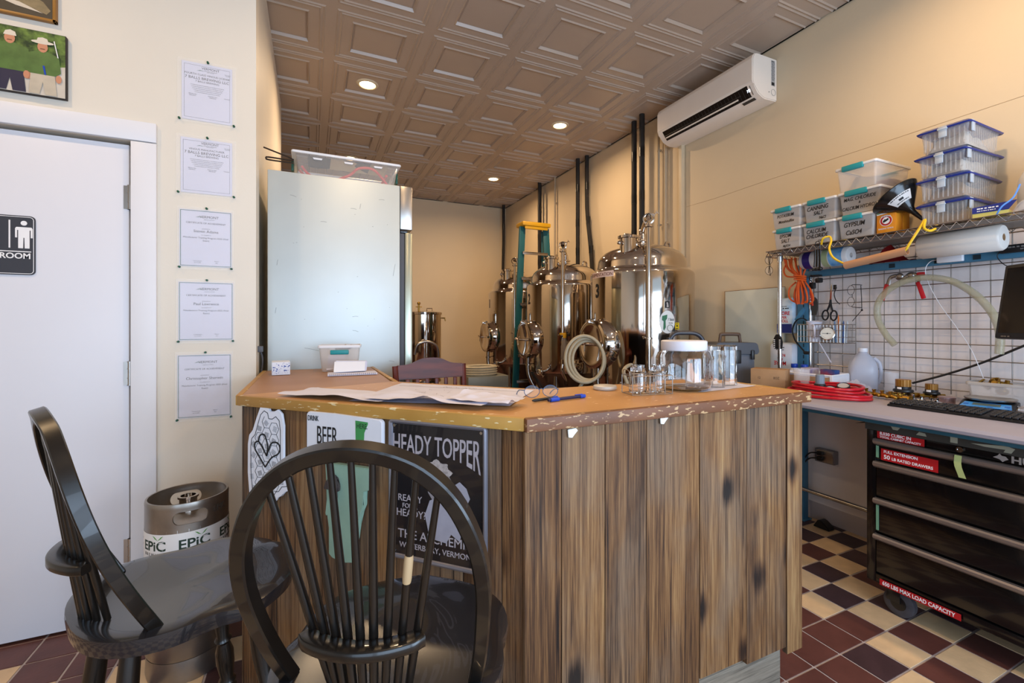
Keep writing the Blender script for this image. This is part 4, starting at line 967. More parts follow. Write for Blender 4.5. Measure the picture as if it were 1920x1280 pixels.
# ================================================================ FERMENTATION TANKS
TANK=mat('mirror_stainless','cfc5ba',.075,1,var=.10,vs=1.5,bump=.004,bs=4)
CONE=mat('satin_stainless','a99c90',.22,1,var=.12,vs=3)
def clamp(m,c,ax,r,hd=True):
    c=Vector(c); ax=Vector(ax).normalized(); m.lathe([(r,-.008),(r*1.25,-.006),(r*1.25,.006),(r,.008)],Matrix.Translation(c)@zto(ax),20,cap=False)
    if hd:
        s_=ax.orthogonal().normalized(); p=c+s_*r*1.3; q=ax.cross(s_)*.012
        m.cyl(p-q,p+q,.005,seg=8); m.cyl(p,p+s_*.03,.004,seg=8); m.cyl(p+s_*.03-q*1.2,p+s_*.03+q*1.2,.004,seg=8)
def tank(y,num,label,hose=False):
    r=.42; zb=.80; t=thing('fermentation_tank',label,'tank',(2.5,y,0),0,'polished conical fermentation tanks')
    zt=1.70; z1=1.93
    m=MB(); P=[(r-.006,zb-.02),(r,zb),(r,zt-.03)]
    P+= [(r-.045+.045*math.cos(a),zt-.03+.04*math.sin(a)) for a in [k*PI/2/6 for k in range(1,7)]]
    rd=r-.055
    P+= [(rd+.004,zt+.012),(rd,zt+.03),(rd-.004,zt+.07)]
    for k in range(1,9):
        a=k*PI/2/8; P.append(((rd-.004)*math.cos(a)**.9 if k<8 else 0.0001,zt+.07+(z1-zt-.07)*math.sin(a)))
    m.lathe(P,seg=80,cap=False); part('body',m,TANK,t,ang=60)
    m=MB(); m.lathe([(.05,.20),(.06,.22),(r-.02,zb-.03),(r-.006,zb-.02)],seg=64,cap=True); part('cone',m,CONE,t,ang=60)
    for a in (45,135,225,315):
        m=MB(); c=Vector((.36*math.cos(R(a)),.36*math.sin(R(a)),0)); m.cyl(c,c+Vector((0,0,zb-.02)),.028,seg=16); m.cyl(c,c+Vector((0,0,.012)),.045,seg=16); part('leg',m,CONE,t)
    # side manway facing the aisle
    m=MB(); c=Vector((-r+.10,0,1.115)); MW=Matrix.Translation(c)@zto((-1,0,-.0))
    m.lathe([(.205,.0),(.205,.06),(.20,.10),(.185,.135),(.175,.15),(.19,.155),(.192,.175),(.178,.18)],MW,44,cap=False); part('manway_neck',m,TANK,t,ang=50)
    m=MB(); m.lathe([(.178,.176),(.165,.182),(.15,.176),(.08,.160),(.0001,.154)],MW,40,cap=False); part('manway_door',m,STEEL,t,ang=50)
    m=MB(); x=-r+.10-.185
    m.cyl((x-.01,-.17,1.115),(x-.01,.17,1.115),.011,seg=12); m.cyl((x,0,1.115),(x-.055,0,1.115),.013,seg=12)
    for a in (20,140,260): m.cyl((x-.055,0,1.115),(x-.06,.055*math.cos(R(a)),1.115+.055*math.sin(R(a))),.006,seg=8)
    m.cyl((x-.02,.0,1.30),(x+.04,.0,1.31),.012,seg=10); m.box((x+.0,0,1.295),(.05,.03,.03),.004)
    part('door_yoke',m,STEEL,t)
    # top port, fittings, lifting eye
    m=MB(); c=Vector((-.24,-.13,1.83)); m.cyl(c,c+Vector((0,0,.12)),.062,seg=28); m.lathe([(.062,.0),(.078,.004),(.078,.022),(.062,.026),(0,.03)],Matrix.Translation(c+Vector((0,0,.115))),28)
    m.tube([c+Vector((-.03,0,.14)),c+Vector((-.03,0,.155)),c+Vector((.03,0,.155)),c+Vector((.03,0,.14))],.004,6)
    for s_ in (-1,1): m.ball(c+Vector((s_*.085,0,.08)),.016); m.cyl(c+Vector((s_*.06,0,.085)),c+Vector((s_*.085,0,.08)),.006,seg=8)
    part('top_port',m,STEEL,t)
    m=MB(); m.tube([(.17,-.10,1.85),(.165,-.10,1.93),(.19,-.10,1.955),(.215,-.10,1.93),(.21,-.10,1.83)],.010,8,sm=5); part('lifting_eye',m,STEEL,t)
    # cip arm: down pipe at the front, elbow to the crown
    px,py=-.25,-.385
    m=MB(); c=Vector((-.02,-.04,z1-.005)); m.cyl(c,c+Vector((0,0,.09)),.045,.03,seg=20); clamp(m,c+Vector((0,0,.03)),(0,0,1),.045,False); clamp(m,c+Vector((0,0,.10)),(.4,-.8,.4),.032)
    e2=Vector((px,py,2.05)); m.tube([c+Vector((0,0,.08)),c+Vector((-.02,-.03,.12)),e2.lerp(c+Vector((0,0,.12)),.4)+Vector((0,0,.02)),e2+Vector((.02,.03,.03)),e2],.02,10,sm=5)
    clamp(m,e2+Vector((0,0,.0)),(.6,.6,0),.034); clamp(m,e2-Vector((0,0,.055)),(0,0,1),.026)
    part('crown_fitting',m,STEEL,t)
    m=MB(); m.cyl((px,py,.86),(px,py,2.02),.0175,seg=16); m.tube([(px,py,.88),(px-.005,py-.0,.80),(px+.05,py+.03,.72),(px+.1,py+.1,.66)],.0175,12,sm=5)
    clamp(m,(px,py,1.17),(0,0,1),.024,True); m.cyl((px-.05,py,1.17),(px+.05,py+.03,1.17),.006,seg=8)
    part('down_pipe',m,STEEL,t)
    # racking and sample valves low on the shell
    m=MB(); c=Vector((-.12,-.41,.86)); m.cyl(c+Vector((0,.04,0)),c+Vector((0,-.06,0)),.02,seg=14); m.ball(c+Vector((0,-.05,0)),.034,(1,.7,1)); clamp(m,c+Vector((0,-.075,0)),(0,1,0),.03); m.cyl(c+Vector((0,-.05,.02)),c+Vector((0,-.05,.065)),.009,seg=8); m.cyl(c+Vector((0,-.05,.06)),c+Vector((-.11,-.055,.06)),.0055,seg=8)
    m.ball(c+Vector((-.11,-.055,.06)),.009)
    part('sample_valve',m,STEEL,t)
    m=MB(); c=Vector((-.36,-.22,.80)); m.cyl(c,c+Vector((-.09,-.06,0)),.016,seg=12); m.ball(c+Vector((-.07,-.045,0)),.027); clamp(m,c+Vector((-.1,-.065,0)),(-.8,-.55,0),.024); m.cyl(c+Vector((-.07,-.045,.02)),c+Vector((-.10,-.11,.05)),.005,seg=8); part('racking_valve',m,STEEL,t)
    m=MB(); m.tube([(-.47,-.05,.93),(-.47,-.05,.80),(-.44,-.07,.68),(-.33,-.10,.50),(-.22,-.12,.34),(-.1,-.08,.22)],.02,10,sm=5); clamp(m,(-.47,-.05,.86),(0,0,1),.026); clamp(m,(-.36,-.095,.54),(.6,0,-1),.026); part('drain_pipe',m,CONE,t)
    def wp(a0):
        def f(co): a=R(a0)+co.x/r; rr_=r+.001+co.z; return Vector((rr_*math.cos(a),rr_*math.sin(a),co.y))
        return f
    texts('tank_number',[(num,0,0,.15,'CENTER',.8)],INK,t,None,.0004,warp=lambda co:wp(-184)(Vector((co.x,co.y+1.49,co.z))),bold=.03)
    return t,wp
t3,wp=tank(3.02,'3','nearest and largest-looking polished steel fermentation tank, numbered 3')
m=MB(); m.grid(12,1,lambda u,v:Vector((-.14+.28*u,1.645+.045*v,0)))
f=wp(-178)
for v in m.b.verts: v.co=f(v.co)
part('label_strip',m,mat('pink_label','e8cfc6',.5,var=.05),t3)
texts('label_lettering',[('FERMENTATION',0,1.653,.04,'CENTER',.9)],mat('brown_red_ink','6a2c20',.5,var=.1),t3,None,.0003,warp=lambda co:f(co+Vector((0,0,.001))))
f2=wp(-103)
def curved_disc(name,cx,cz,rx,rz,m_,off,parent,poly=None):
    m=MB(); P=poly or [(cx+rx*math.cos(2*PI*k/28),cz+rz*math.sin(2*PI*k/28)) for k in range(28)]
    cc=(sum(p[0] for p in P)/len(P),sum(p[1] for p in P)/len(P)); V=[m.b.verts.new(f2(Vector((x,z,off)))) for x,z in P]; c0=m.b.verts.new(f2(Vector((cc[0],cc[1],off))))
    for k in range(len(V)): m._f([c0,V[k],V[(k+1)%len(V)]])
    return part(name,m,m_,parent)
curved_disc('round_sticker',0,1.29,.062,.085,mat('white_sticker','dfe4e4',.4,var=.04),.0015,t3)
curved_disc('green_shape',0,0,0,0,mat('sticker_green','2c6f4a',.4,var=.1),.0028,t3,poly=[(-.042,1.335),(-.002,1.345),(-.004,1.315),(-.016,1.31),(-.014,1.25),(-.028,1.225),(-.034,1.24),(-.030,1.30),(-.044,1.305)])
texts('sticker_lettering',[('7 Balls',.028,1.30,.026,'CENTER',.8,.3),('brewing',.026,1.28,.012,'CENTER',.8,.3)],INK,t3,None,.0002,warp=lambda co:f2(co+Vector((0,0,.0025))))
m=MB(); m.tube([f2(Vector((.022+.024*math.cos(a),1.245+.024*math.sin(a),.003))) for a in [2*PI*k/20 for k in range(20)]],.0015,5,closed=True); part('ring_print',m,INK,t3)
curved_disc('yellow_sticker',0,0,0,0,mat('yellow_sticker','e0c520',.4,var=.08),.0012,t3,poly=[(.066,1.235),(.104,1.235),(.104,1.285),(.066,1.285)])
print_rows('sticker_print',[(.085,1.274,.030,.005),(.085,1.240,.030,.005),(.085,1.256,.018,.010)],INK,t3,None,warp=lambda co:f2(co+Vector((0,0,.002))))
curved_disc('black_sticker',0,0,0,0,INK,.0014,t3,poly=[(-.018,1.395),(.018,1.395),(.018,1.445),(-.018,1.445)])
curved_disc('sticker_figure',0,0,0,0,mat('sticker_grey','b9b2ae',.4,var=.2),.0024,t3,poly=[(-.008,1.40),(.010,1.402),(.006,1.425),(.002,1.438),(-.010,1.435),(-.006,1.42)])
tank(4.28,'2','middle polished steel fermentation tank, numbered 2, between the ladder and tank 3')
tank(5.45,'1','farthest polished steel fermentation tank, numbered 1, left of the ladder')
# hose coil hung on the manway of the nearest tank
m=MB(); HS=mat('beige_hose','b5a88c',.45,var=.12,vs=20)
for k,(r_,dy) in enumerate(((.150,0),(.138,.02),(.128,.04))):
    m.tube([(.01*k-.0+ (r_)*math.cos(a)*.93+.008*k, dy+.02*math.sin(a), r_*1.12*math.sin(a)-.006*k) for a in [2*PI*q/40 for q in range(40)]],.0125,10,closed=True)
m.tube([(.0,.02,-.16),(-.04,.03,-.24),(-.03,.1,-.4),(.1,.2,-.75),(.12,.25,-1.0)],.0125,10,sm=6)
m.xf(Matrix.Rotation(R(-24),4,'Z'))
solo('hose_coil',m,HS,'coiled beige hose hanging in front of the manway of tank 3','hose',loc=(1.80,2.80,1.02))
m=MB(); m.tube([(0,0,0),(-.02,.02,.08),(.03,.06,.11),(.12,.12,.12),(.2,.2,.1)],.013,10,sm=6); m.tube([(0,0,0),(-.03,-.02,-.15),(-.1,0,-.45),(-.1,.1,-.85)],.013,10,sm=6)
solo('bent_hose',m,HS,'short beige hose arching from the valve at the bottom of tank 3','hose',loc=(1.97,2.52,.86))
# spray bottle by tank 2
t=thing('spray_bottle','grey spray bottle with a yellow trigger hanging in front of tank 2','spray bottle',(2.232,3.825,.93),R(-60))
m=MB(); m.lathe([(0,0),(.035,.002),(.038,.02),(.038,.13),(.015,.19),(.014,.21),(0,.21)],seg=20); part('bottle',m,mat('smoky_bottle','8f857c',.3,alpha=.8,var=.1),t)
m=MB(); m.box((0,0,.235),(.03,.028,.05),.006); m.box((-.025,0,.25),(.06,.02,.02),.004); part('trigger_head',m,YEL,t)
m=MB(); m.prism([(-.03,.235),(-.045,.21),(-.05,.18),(-.043,.18),(-.035,.21),(-.02,.235)],-.006,.006,frame((0,0,0),(1,0,0),(0,0,1))); m.box((.045,0,.245),(.03,.03,.03),.008); part('trigger',m,BLACKP,t)
# ================================================================ LADDER
t=thing('step_ladder','teal fibreglass step ladder with a yellow top, between tanks 1 and 2','ladder',(2.40,4.83,0),0)
TL=mat('teal_fibreglass','1a6068',.45,var=.12,vs=6)
for s_ in (-1,1):
    m=MB(); a=Vector((s_*.155,0,2.42)); b=Vector((s_*.155+s_*.125,-.10 if 0 else -.02,0.02)); d=(b-a); M=Matrix.Translation((a+b)/2)@zto(-d)
    m.box((0,0,0),(.028,.075,d.length),.003,M); m.box((s_*-.012,0.03,0),(.02,.006,d.length),.001,M); part('front_rail',m,TL,t)
    m=MB(); a=Vector((s_*.14,.06,2.40)); b=Vector((s_*.22,.14,.02)); d=b-a; m.box((0,0,0),(.024,.035,d.length),.003,Matrix.Translation((a+b)/2)@zto(-d)); part('rear_rail',m,TL,t)
for k in range(1,8):
    z=2.42-.30*k; hw_=.15+.125*(2.42-z)/2.4; m=MB(); m.box((0,0,z),(hw_*2,.08,.012),.002); m.box((0,-.038,z-.012),(hw_*2,.004,.03),.001); part('step',m,mat('aluminium_step','a9a096',.35,.9,var=.1),t)
m=MB(); m.box((0,.02,2.45),(.37,.20,.05),.012); m.box((0,-.06,2.415),(.30,.012,.05),.004); m.box((0,.02,2.476),(.30,.14,.006),.002); part('top_cap',m,mat('yellow_ladder_top','d9a312',.45,var=.12),t)
# ================================================================ KETTLE, GEAR BEHIND THE BAR
t=thing('brew_kettle','tall polished kettle with a lidded top behind the refrigerator edge','kettle',(1.31,5.95,0))
m=MB(); m.lathe([(0,.55),(.24,.56),(.25,.58),(.25,1.40),(.256,1.405),(.256,1.415),(.25,1.42)],seg=48); part('pot',m,TANK,t)
m=MB(); m.lathe([(.262,1.405),(.264,1.43),(.24,1.44),(.1,1.452),(0,1.453)],seg=48); m.tube([(.06,-.03,1.452),(.06,-.03,1.485),(.13,-.03,1.485),(.13,-.03,1.452)],.006,6); part('lid',m,STEEL,t)
m=MB(); m.cyl((-.06,-.1,1.45),(-.06,-.1,1.53),.012); m.ball((-.06,-.1,1.545),.022); m.cyl((-.10,-.1,1.50),(-.02,-.1,1.50),.006); m.cyl((.262,0,1.36),(.30,-.02,1.36),.008); m.cyl((.30,-.02,1.37),(.31,-.02,1.32),.007); part('fittings',m,BRASS,t)
m=MB(); m.b2(-.012,.012,-.262,-.246,.75,1.30,.003); m.cyl((0,-.275,.85),(0,-.275,1.2),.010); part('sight_gauge',m,STEEL,t)
m=MB()
for a in (45,135,225,315): m.cyl((.2*math.cos(R(a)),.2*math.sin(R(a)),0),(.2*math.cos(R(a)),.2*math.sin(R(a)),.56),.02)
m.lathe([(.20,.52),(.25,.53),(.25,.56),(.20,.56)],seg=32,cap=False); part('stand',m,CONE,t)
m=MB(); m.tube([(-.15,-.28,.9),(-.12,-.3,1.02),(0,-.31,1.06),(.12,-.3,1.0),(.15,-.28,.86)],.018,10,sm=6); solo('kettle_hose',m,STEELB,'short steel braided hose arching in front of the tall kettle','hose',loc=(1.31,5.95,0))
t=thing('steel_cart','low stainless cart with a control box, behind the wooden chair','cart',(1.62,4.5,0))
m=MB(); m.b2(-.26,.26,-.2,.2,.60,.62,.003); 
part('cart_top',m,STEELB,t)
m=MB()
for x in (-.24,.24):
    for y in (-.18,.18): m.cyl((x,y,0),(x,y,.6),.015)
part('cart_legs',m,STEELB,t)
m=MB(); m.b2(-.20,.24,-.16,.14,.62,.745,.006); part('control_box',m,mat('olive_grey_box','7d7c70',.5,.3,var=.12),t)
m=MB(); 
for k in range(4): m.lathe([(.16,-.014),(.174,0),(.16,.014),(.146,0),(.16,-.014)],Matrix.Translation((0,0,.775+.024*k))@Matrix.Diagonal((1.1,.85,1,1)),36,cap=False)
solo('coiled_hose_stack',m,HS,'flat coil of beige hose resting on the low stainless cart','hose',loc=(1.60,4.5,-.015))
# wooden chair behind the bar
t=thing('wooden_chair','mahogany-stained wooden chair with slatted back, standing behind the bar','chair',(.565,2.27,0),R(3)); t.scale=(1,1,1.014)
MH=mat('mahogany_wood','4a1814',.42,col2='6e2c1c',vs=5,coat=.05,stretch=(1,1,6))
for s_ in (-1,1):
    m=MB(); m.tube([(s_*.165,.0,0),(s_*.165,.01,.5),(s_*.172,.03,.75),(s_*.180,.075,1.045)],.016,8,sm=4); part('back_post',m,MH,t)
    m=MB(); m.rod((s_*.175,-.34,0),(s_*.16,-.33,.66),[(0,.013),(1,.019)],10); part('front_leg',m,MH,t)
m=MB(); T=[]
n=24
top=[(-.175+.35*k/n, 1.055+.022*math.exp(-((k/n-.5)/.25)**4)-.006*math.cos(k/n*2*PI)) for k in range(n+1)]
P=[(-.172,.978),(.172,.978)]+top[::-1]
P=[(x,z-1.0) for x,z in P]; m.prism(P,-.011,.011,frame((0,.064,1.0),(1,0,0),(0,.16,1)),.004); part('top_rail',m,MH,t)
for k in range(6):
    x=-.125+.05*k; m=MB(); m.box((x,.045,.86),(.020,.010,.24),.003,Matrix.Rotation(R(0),4,'X')); part('back_slat',m,MH,t)
m=MB(); m.box((0,.03,.745),(.33,.02,.03),.004); part('lower_rail',m,MH,t)
m=MB(); m.box((0,-.17,.68),(.38,.40,.035),.012); part('seat',m,MH,t)
m=MB()
for s_ in (-1,1): m.cyl((s_*.166,0,.25),(s_*.17,-.335,.25),.010)
m.cyl((-.165,-.335,.2),(.165,-.335,.2),.010); part('stretchers',m,MH,t)
# grey tubular cart handle behind the jar
t=thing('hand_truck','dark grey tubular hand truck whose bent handle rises behind the large glass jar','hand truck',(1.98,1.98,0),R(-24.9))
m=MB(); m.tube([(-.11,.0,.10),(-.11,.0,1.10),(-.108,0,1.17),(-.08,.0,1.215),(-.02,0,1.222),(.05,0,1.215),(.09,0,1.17),(.12,-.01,1.05),(.15,-.01,.9),(.15,0,.10)],.0125,12,sm=6); part('tube_frame',m,mat('dark_grey_tube','3a3a40',.35,.2,var=.1),t)
m=MB(); m.b2(-.16,.2,-.14,0,.02,.035,.003); part('toe_plate',m,BLACKM,t)
for s_ in (-.16,.20):
    m=MB(); m.lathe([(.03,-.02),(.09,-.018),(.10,0),(.09,.018),(.03,.02)],Matrix.Translation((s_,.06,.10))@zto((1,0,0)),24); part('wheel',m,BLACKP,t)
m=MB(); m.cyl((-.16,.06,.1),(.2,.06,.1),.008); m.box((.02,0,.5),(.26,.01,.03)); m.box((.02,0,.8),(.26,.01,.03)); part('crossbars',m,BLACKM,t)
# ================================================================ WORKBENCH
t=thing('workbench','long grey-topped workbench with a blue steel frame along the right wall','workbench',(2.55,1.0,0))
ZB=.90
m=MB(); m.b2(-.40,.42,-1.6,1.42,ZB-.035,ZB,.0); 
bmesh.ops.delete(m.b,geom=m.b.verts[:],context='VERTS')
prof=[(.395,0),(.395,-.035),(-.39,-.035),(-.404,-.030),(-.410,-.018),(-.404,-.006),(-.39,0)]
m.prism([(x,z+ZB) for x,z in prof],-1.42,1.6,frame((0,0,0),(1,0,0),(0,0,1))); part('worktop',m,mat('grey_laminate','a29da8',.38,var=.05,vs=6),t)
m=MB(); m.b2(-.375,-.335,-1.58,1.40,ZB-.052,ZB-.0352,.003); m.b2(.34,.38,-1.58,1.40,ZB-.085,ZB-.036,.003)
for y in (-1.56,.96,1.38): m.b2(-.345,.34,y-.02,y+.02,ZB-.052,ZB-.036,.003)
part('under_frame',m,mat('shaded_blue_steel','24505f',.45,var=.1),t)  # blue frame steel, darkened in colour for the shade below the worktop
for x in (-.365,.37):
    for y in (-1.5,.925 if x>0 else 1.36):
        m=MB(); m.b2(x-.025,x+.025,y-.025,y+.025,0,ZB-.052,.003); m.b2(x-.04,x+.04,y-.04,y+.04,0,.008,.002); part('leg',m,BLUEST,t)
m=MB(); m.cyl((.345,.99,.205),(.345,-1.5,.205),.014); part('lower_rail',m,CHROME,t)
for y in (.912,-1.4):
    m=MB(); m.b2(.35,.385,y-.033,y+.033,ZB,1.66,.003); 
    part('upright',m,BLUEST,t)
    m=MB()
    for k in range(19): m.b2(.3485,.3505,y-.013,y-.007,ZB+.04+.037*k,ZB+.062+.037*k); 
    part('upright_slots',m,mat('slot_dark','16262e',.8,var=.1),t)
m=MB(); m.b2(.335,.37,-1.45,.948,1.572,1.613,.003); part('blue_beam',m,BLUEST,t)
m=MB()
for y in (.40,.20,.05): m.b2(.3335,.3352,y-.014,y+.014,1.581,1.604)
part('beam_slots',m,mat('slot_dark','16262e'),t)
# ---- wire grid panel
t=thing('wire_grid_panel','large steel wire grid panel hanging on the wall behind the workbench','grid panel',(2.945,1.0,1.3))
m=MB()
for k in range(29): y=.841-.0742*k; m.cyl((.006,y,-.385),(.006,y,.44),.0026,seg=8)
for k in range(11): z=-.362+.0775*k; m.cyl((0,.865,z),(0,-1.24,z),.0026,seg=8)
for y in (.865,-1.24): m.cyl((0,y,-.385),(0,y,.44),.0035,seg=8)
part('wire_grid',m,WIRE,t,label='grid of straight steel wires')
m=MB()
for y in (.84,-.2,-1.2):
    m.cyl((0,y,.42),(.045,y,.42),.004,seg=8); m.cyl((0,y,-.36),(.045,y,-.36),.004,seg=8)
part('wall_hooks',m,WIRE,t)
# ---- wire shelf on posts above the bench
t=thing('wire_shelf','chrome wire shelf on posts above the workbench, loaded with plastic boxes','shelf',(2.775,1.15,1.70))
m=MB(); y0,y1=-1.2,.80
for x in (-.17,.17):
    for z in (.028,-.004): m.cyl((x,y0,z),(x,y1,z),.0032,seg=8)
    P=[]; n=int((y1-y0)/.0225)
    for k in range(n+1): P.append((x,y0+(y1-y0)*k/n,.026 if k%2 else -.002))
    m.tube(P,.0022,6)
for y in (y0,y1):
    for z in (.028,-.004): m.cyl((-.17,y,z),(.17,y,z),.0032,seg=8)
    m.tube([(-.17+.34*k/14,y,.026 if k%2 else -.002) for k in range(15)],.0022,6)
for x in (-.06,.06): m.cyl((x,y0,.020),(x,y1,.020),.003,seg=6)
part('shelf_frame',m,CHROME,t)
m=MB(); n=int((y1-y0)/.024)
for k in range(n+1): y=y0+(y1-y0)*k/n; m.cyl((-.17,y,.028),(.17,y,.028),.0021,seg=6)
part('shelf_wires',m,CHROME,t)
for x in (-.145,.150):
    for y in (.725,-1.1):
        m=MB(); m.cyl((x,y,-.798),(x,y,.01),.0115,seg=16); m.cyl((x,y,-.04),(x,y,.01),.017,seg=16)
        part('post',m,CHROME,t)
m=MB(); m.b2(-.168,.168,-1.19,.79,.0155,.0175); part('shelf_liner',m,mat('grey_shelf_liner','8d857e',.6,alpha=.75,var=.05),t)
SHZ=1.7315
# ---- latch boxes
MARK=mat('marker_black','241c1a',.7,var=.05)
POW=mat('white_powder','e8e3dc',.9,var=.06,vs=30)
def latchbox(y,z,w,d,h,lab,label,fill=.35,lid=True,lat=(.05,.0),xf=2.612):
    t=thing('latch_box',label,'storage box',(xf+d/2,y,z),R(-90),'clear boxes with teal latches on the shelf')
    bin_(t,w,d,h-.006,CLOUDP,rim='lid' if lid else None,taper=.90,rimm=mat('box_rim_white','dedbd8',.35,var=.03))
    m=MB(); lw=w*.52; m.b2(-lw/2-.01,lw/2-.01,-d/2*1.045-.008,-d/2*.97,h-.030,h-.001,.004); part('latch',m,TEAL,t)
    m=MB(); m.b2(-lw/2-.01,lw/2-.01,d/2*.97,d/2*1.045+.006,h-.030,h-.001,.004); part('rear_latch',m,TEAL,t)
    if fill:
        m=MB(); fw,fd=w*.42,d*.42
        m.grid(10,10,lambda u,v:Vector((-fw+2*fw*u,-fd+2*fd*v,.006+(h*fill*(.6+.6*noise.noise(Vector((u*2+y*7,v*2,z*5))))+.01)*min(1,8*min(u,1-u,v,1-v)))))
        part('powder',m,POW,t)
    if lab: 
        fm=frame((0,-d/2*.93-.0022,h*.40),(1,0,0),(0,-.085,1)); texts('handwriting',lab,MARK,t,fm,.0004,bold=.008)
    return t
h=.126
H=lambda s,x,y,z,xs=.8: (s,x,y,z,'CENTER',xs,.25)
latchbox(1.822,SHZ,.178,.30,h,[H('EPSOM',-.01,.018,.030),H('SALT',-.012,-.012,.030),H('MgSO4',-.005,-.038,.019)],'clear latch box marked EPSOM SALT, lowest at the left end of the shelf')
latchbox(1.632,SHZ,.190,.30,h,[H('CALCIUM',-.015,.014,.032),H('CHLORIDE',-.012,-.014,.032),H('CaCl2',.012,-.036,.016)],'clear latch box marked CALCIUM CHLORIDE, second in the bottom row')
latchbox(1.438,SHZ,.180,.30,h,[H('GYPSUM',-.008,.012,.034),H('CaSO4',-.012,-.030,.034)],'clear latch box marked GYPSUM, third in the bottom row beside the orange box',fill=.45)
latchbox(1.828,SHZ+h+.002,.190,.30,h,[H('POTASSIUM',-.004,.016,.026,.78),H('Metabisulfite',-.0,-.018,.024)],'clear latch box marked POTASSIUM, upper box at the left end of the shelf',fill=.2)
latchbox(1.627,SHZ+h+.002,.188,.30,h,[H('CANNING',-.012,.016,.032),H('SALT',-.008,-.012,.030),H('NaCl',.014,-.038,.022)],'clear latch box marked CANNING SALT, upper box in the second stack',fill=.25)
latchbox(1.420,SHZ+h+.002,.205,.32,h,[H('MAG. CHLORIDE',.0,.022,.025,.82),H('&',.0,.002,.018),H('CALCIUM HYDROX.',.0,-.026,.025,.78)],'clear latch box marked MAG. CHLORIDE, middle of the tallest latch box stack',fill=.18)
t=latchbox(1.436,SHZ+2*h+.004,.198,.32,.135,None,'open unmarked latch box, topmost of the latch box stack',fill=0,lid=False)
m=MB(); m.box((0,0,.04),(.12,.10,.05),.022); solo('brown_packet',m,mat('brown_packet','8b6a60',.5,var=.15),'brown packet inside the open topmost latch box','packet',loc=(2.84,1.40,SHZ+2*h+.004))
m=MB(); m.grid(6,6,lambda u,v:Vector((.07*u-.03,.13*(v-.5),.008+.09*u*(.7+.3*v)))); solo('grey_scoop',m,mat('grey_bag','8e8884',.4,var=.1),'grey folded bag inside the open topmost latch box','bag',loc=(2.70,1.44,SHZ+2*h+.006))
# ---- baking soda boxes
def soda(y,label,z=SHZ,x=2.66):
    t=thing('baking_soda_box',label,'box',(x,y,z),R(-90),'orange boxes standing on the wire shelf')
    m=MB(); m.b2(-.042,.042,-.03,.03,0,.118,.001); part('carton',m,mat('orange_carton','e07a12',.5,col2='eea22a',vs=4),t)
    F=frame((0,-.0303,.055),(1,0,0),(0,0,1))
    flat('printed_face',[([(-.042,.040),(.042,.046),(.042,.062),(-.042,.062)],WHITEK),([(-.04,.045),(.005,.048),(.005,.058),(-.04,.056)],mat('label_green','4f9a3a',.5,var=.05)),([(-.034+.0*k,.0) for k in range(0)] or ell(0,.008,.028,.028,22),WHITEK),(ell(0,.008,.0255,.0255,22),REDL),(ell(0,.008,.017,.017,22),WHITEK),([(-.012,-.002),(.0,.003),(.012,.012),(.010,.02),(-.002,.014),(-.006,.016),(-.014,.006)],INK)],t,0,F)
    texts('lettering',[('ARM & HAMMER',0,.026,.0095,'CENTER',.62),('PURE BAKING SODA',0,.050,.006),('BAKING SODA',0,-.035,.010)],WHITEK,t,F@Matrix.Translation((0,0,.0017)),.0003,bold=.01)
    return t
soda(1.302,'orange and white baking soda box with a round red emblem, nearest the latch boxes')
soda(1.302,'second orange baking soda box standing behind the first, below the funnel',x=2.725)
# ---- funnel lying against the blue-lid boxes
t=thing('black_funnel','large black funnel with a white label lying tilted on the shelf','funnel',(2.66,1.165,1.775),0)
ax=Vector((-.10,.62,.78)).normalized()
MF=zto(ax)
m=MB(); m.lathe([(.007,0),(.012,.055),(.020,.075),(.098,.155),(.104,.165),(.108,.172),(.106,.176),(.100,.168),(.094,.157),(.017,.078),(.009,.056),(.004,0)],MF,40,cap=False); part('cone',m,mat('glossy_black_funnel','121212',.18,var=.1),t)
def onfun(co):
    s_=.118+co.y; r_=.020+.078*(s_-.075)/.08; a=R(FA)+co.x/.06; return MF@Vector(((r_+.0015+co.z)*math.cos(a),(r_+.0015+co.z)*math.sin(a),s_))
# choose the side of the cone that faces the room and camera
best=None
for FA in range(0,360,5):
    p=onfun(Vector((0,0,0))); q=onfun(Vector((0,0,.01)))-p; d=q.dot(Vector((-.85,-.5,-.1)))
    if best is None or d>best[0]: best=(d,FA)
FA=best[1]
m=MB(); m.grid(8,1,lambda u,v:onfun(Vector((-.042+.084*u,-.014+.034*v,.0)))); part('paper_label',m,mat('white_label','cfcac6',.5,var=.08),t)
sg=1
fl=lambda co:onfun(Vector((co.x,co.y,.0006)))
print_rows('label_print',[(0,-.002,.022,.008),(0,.013,.07,.003),(0,-.009,.06,.003)],INK,t,None,warp=lambda co:onfun(Vector((co.x,co.y,co.z+.0006))))
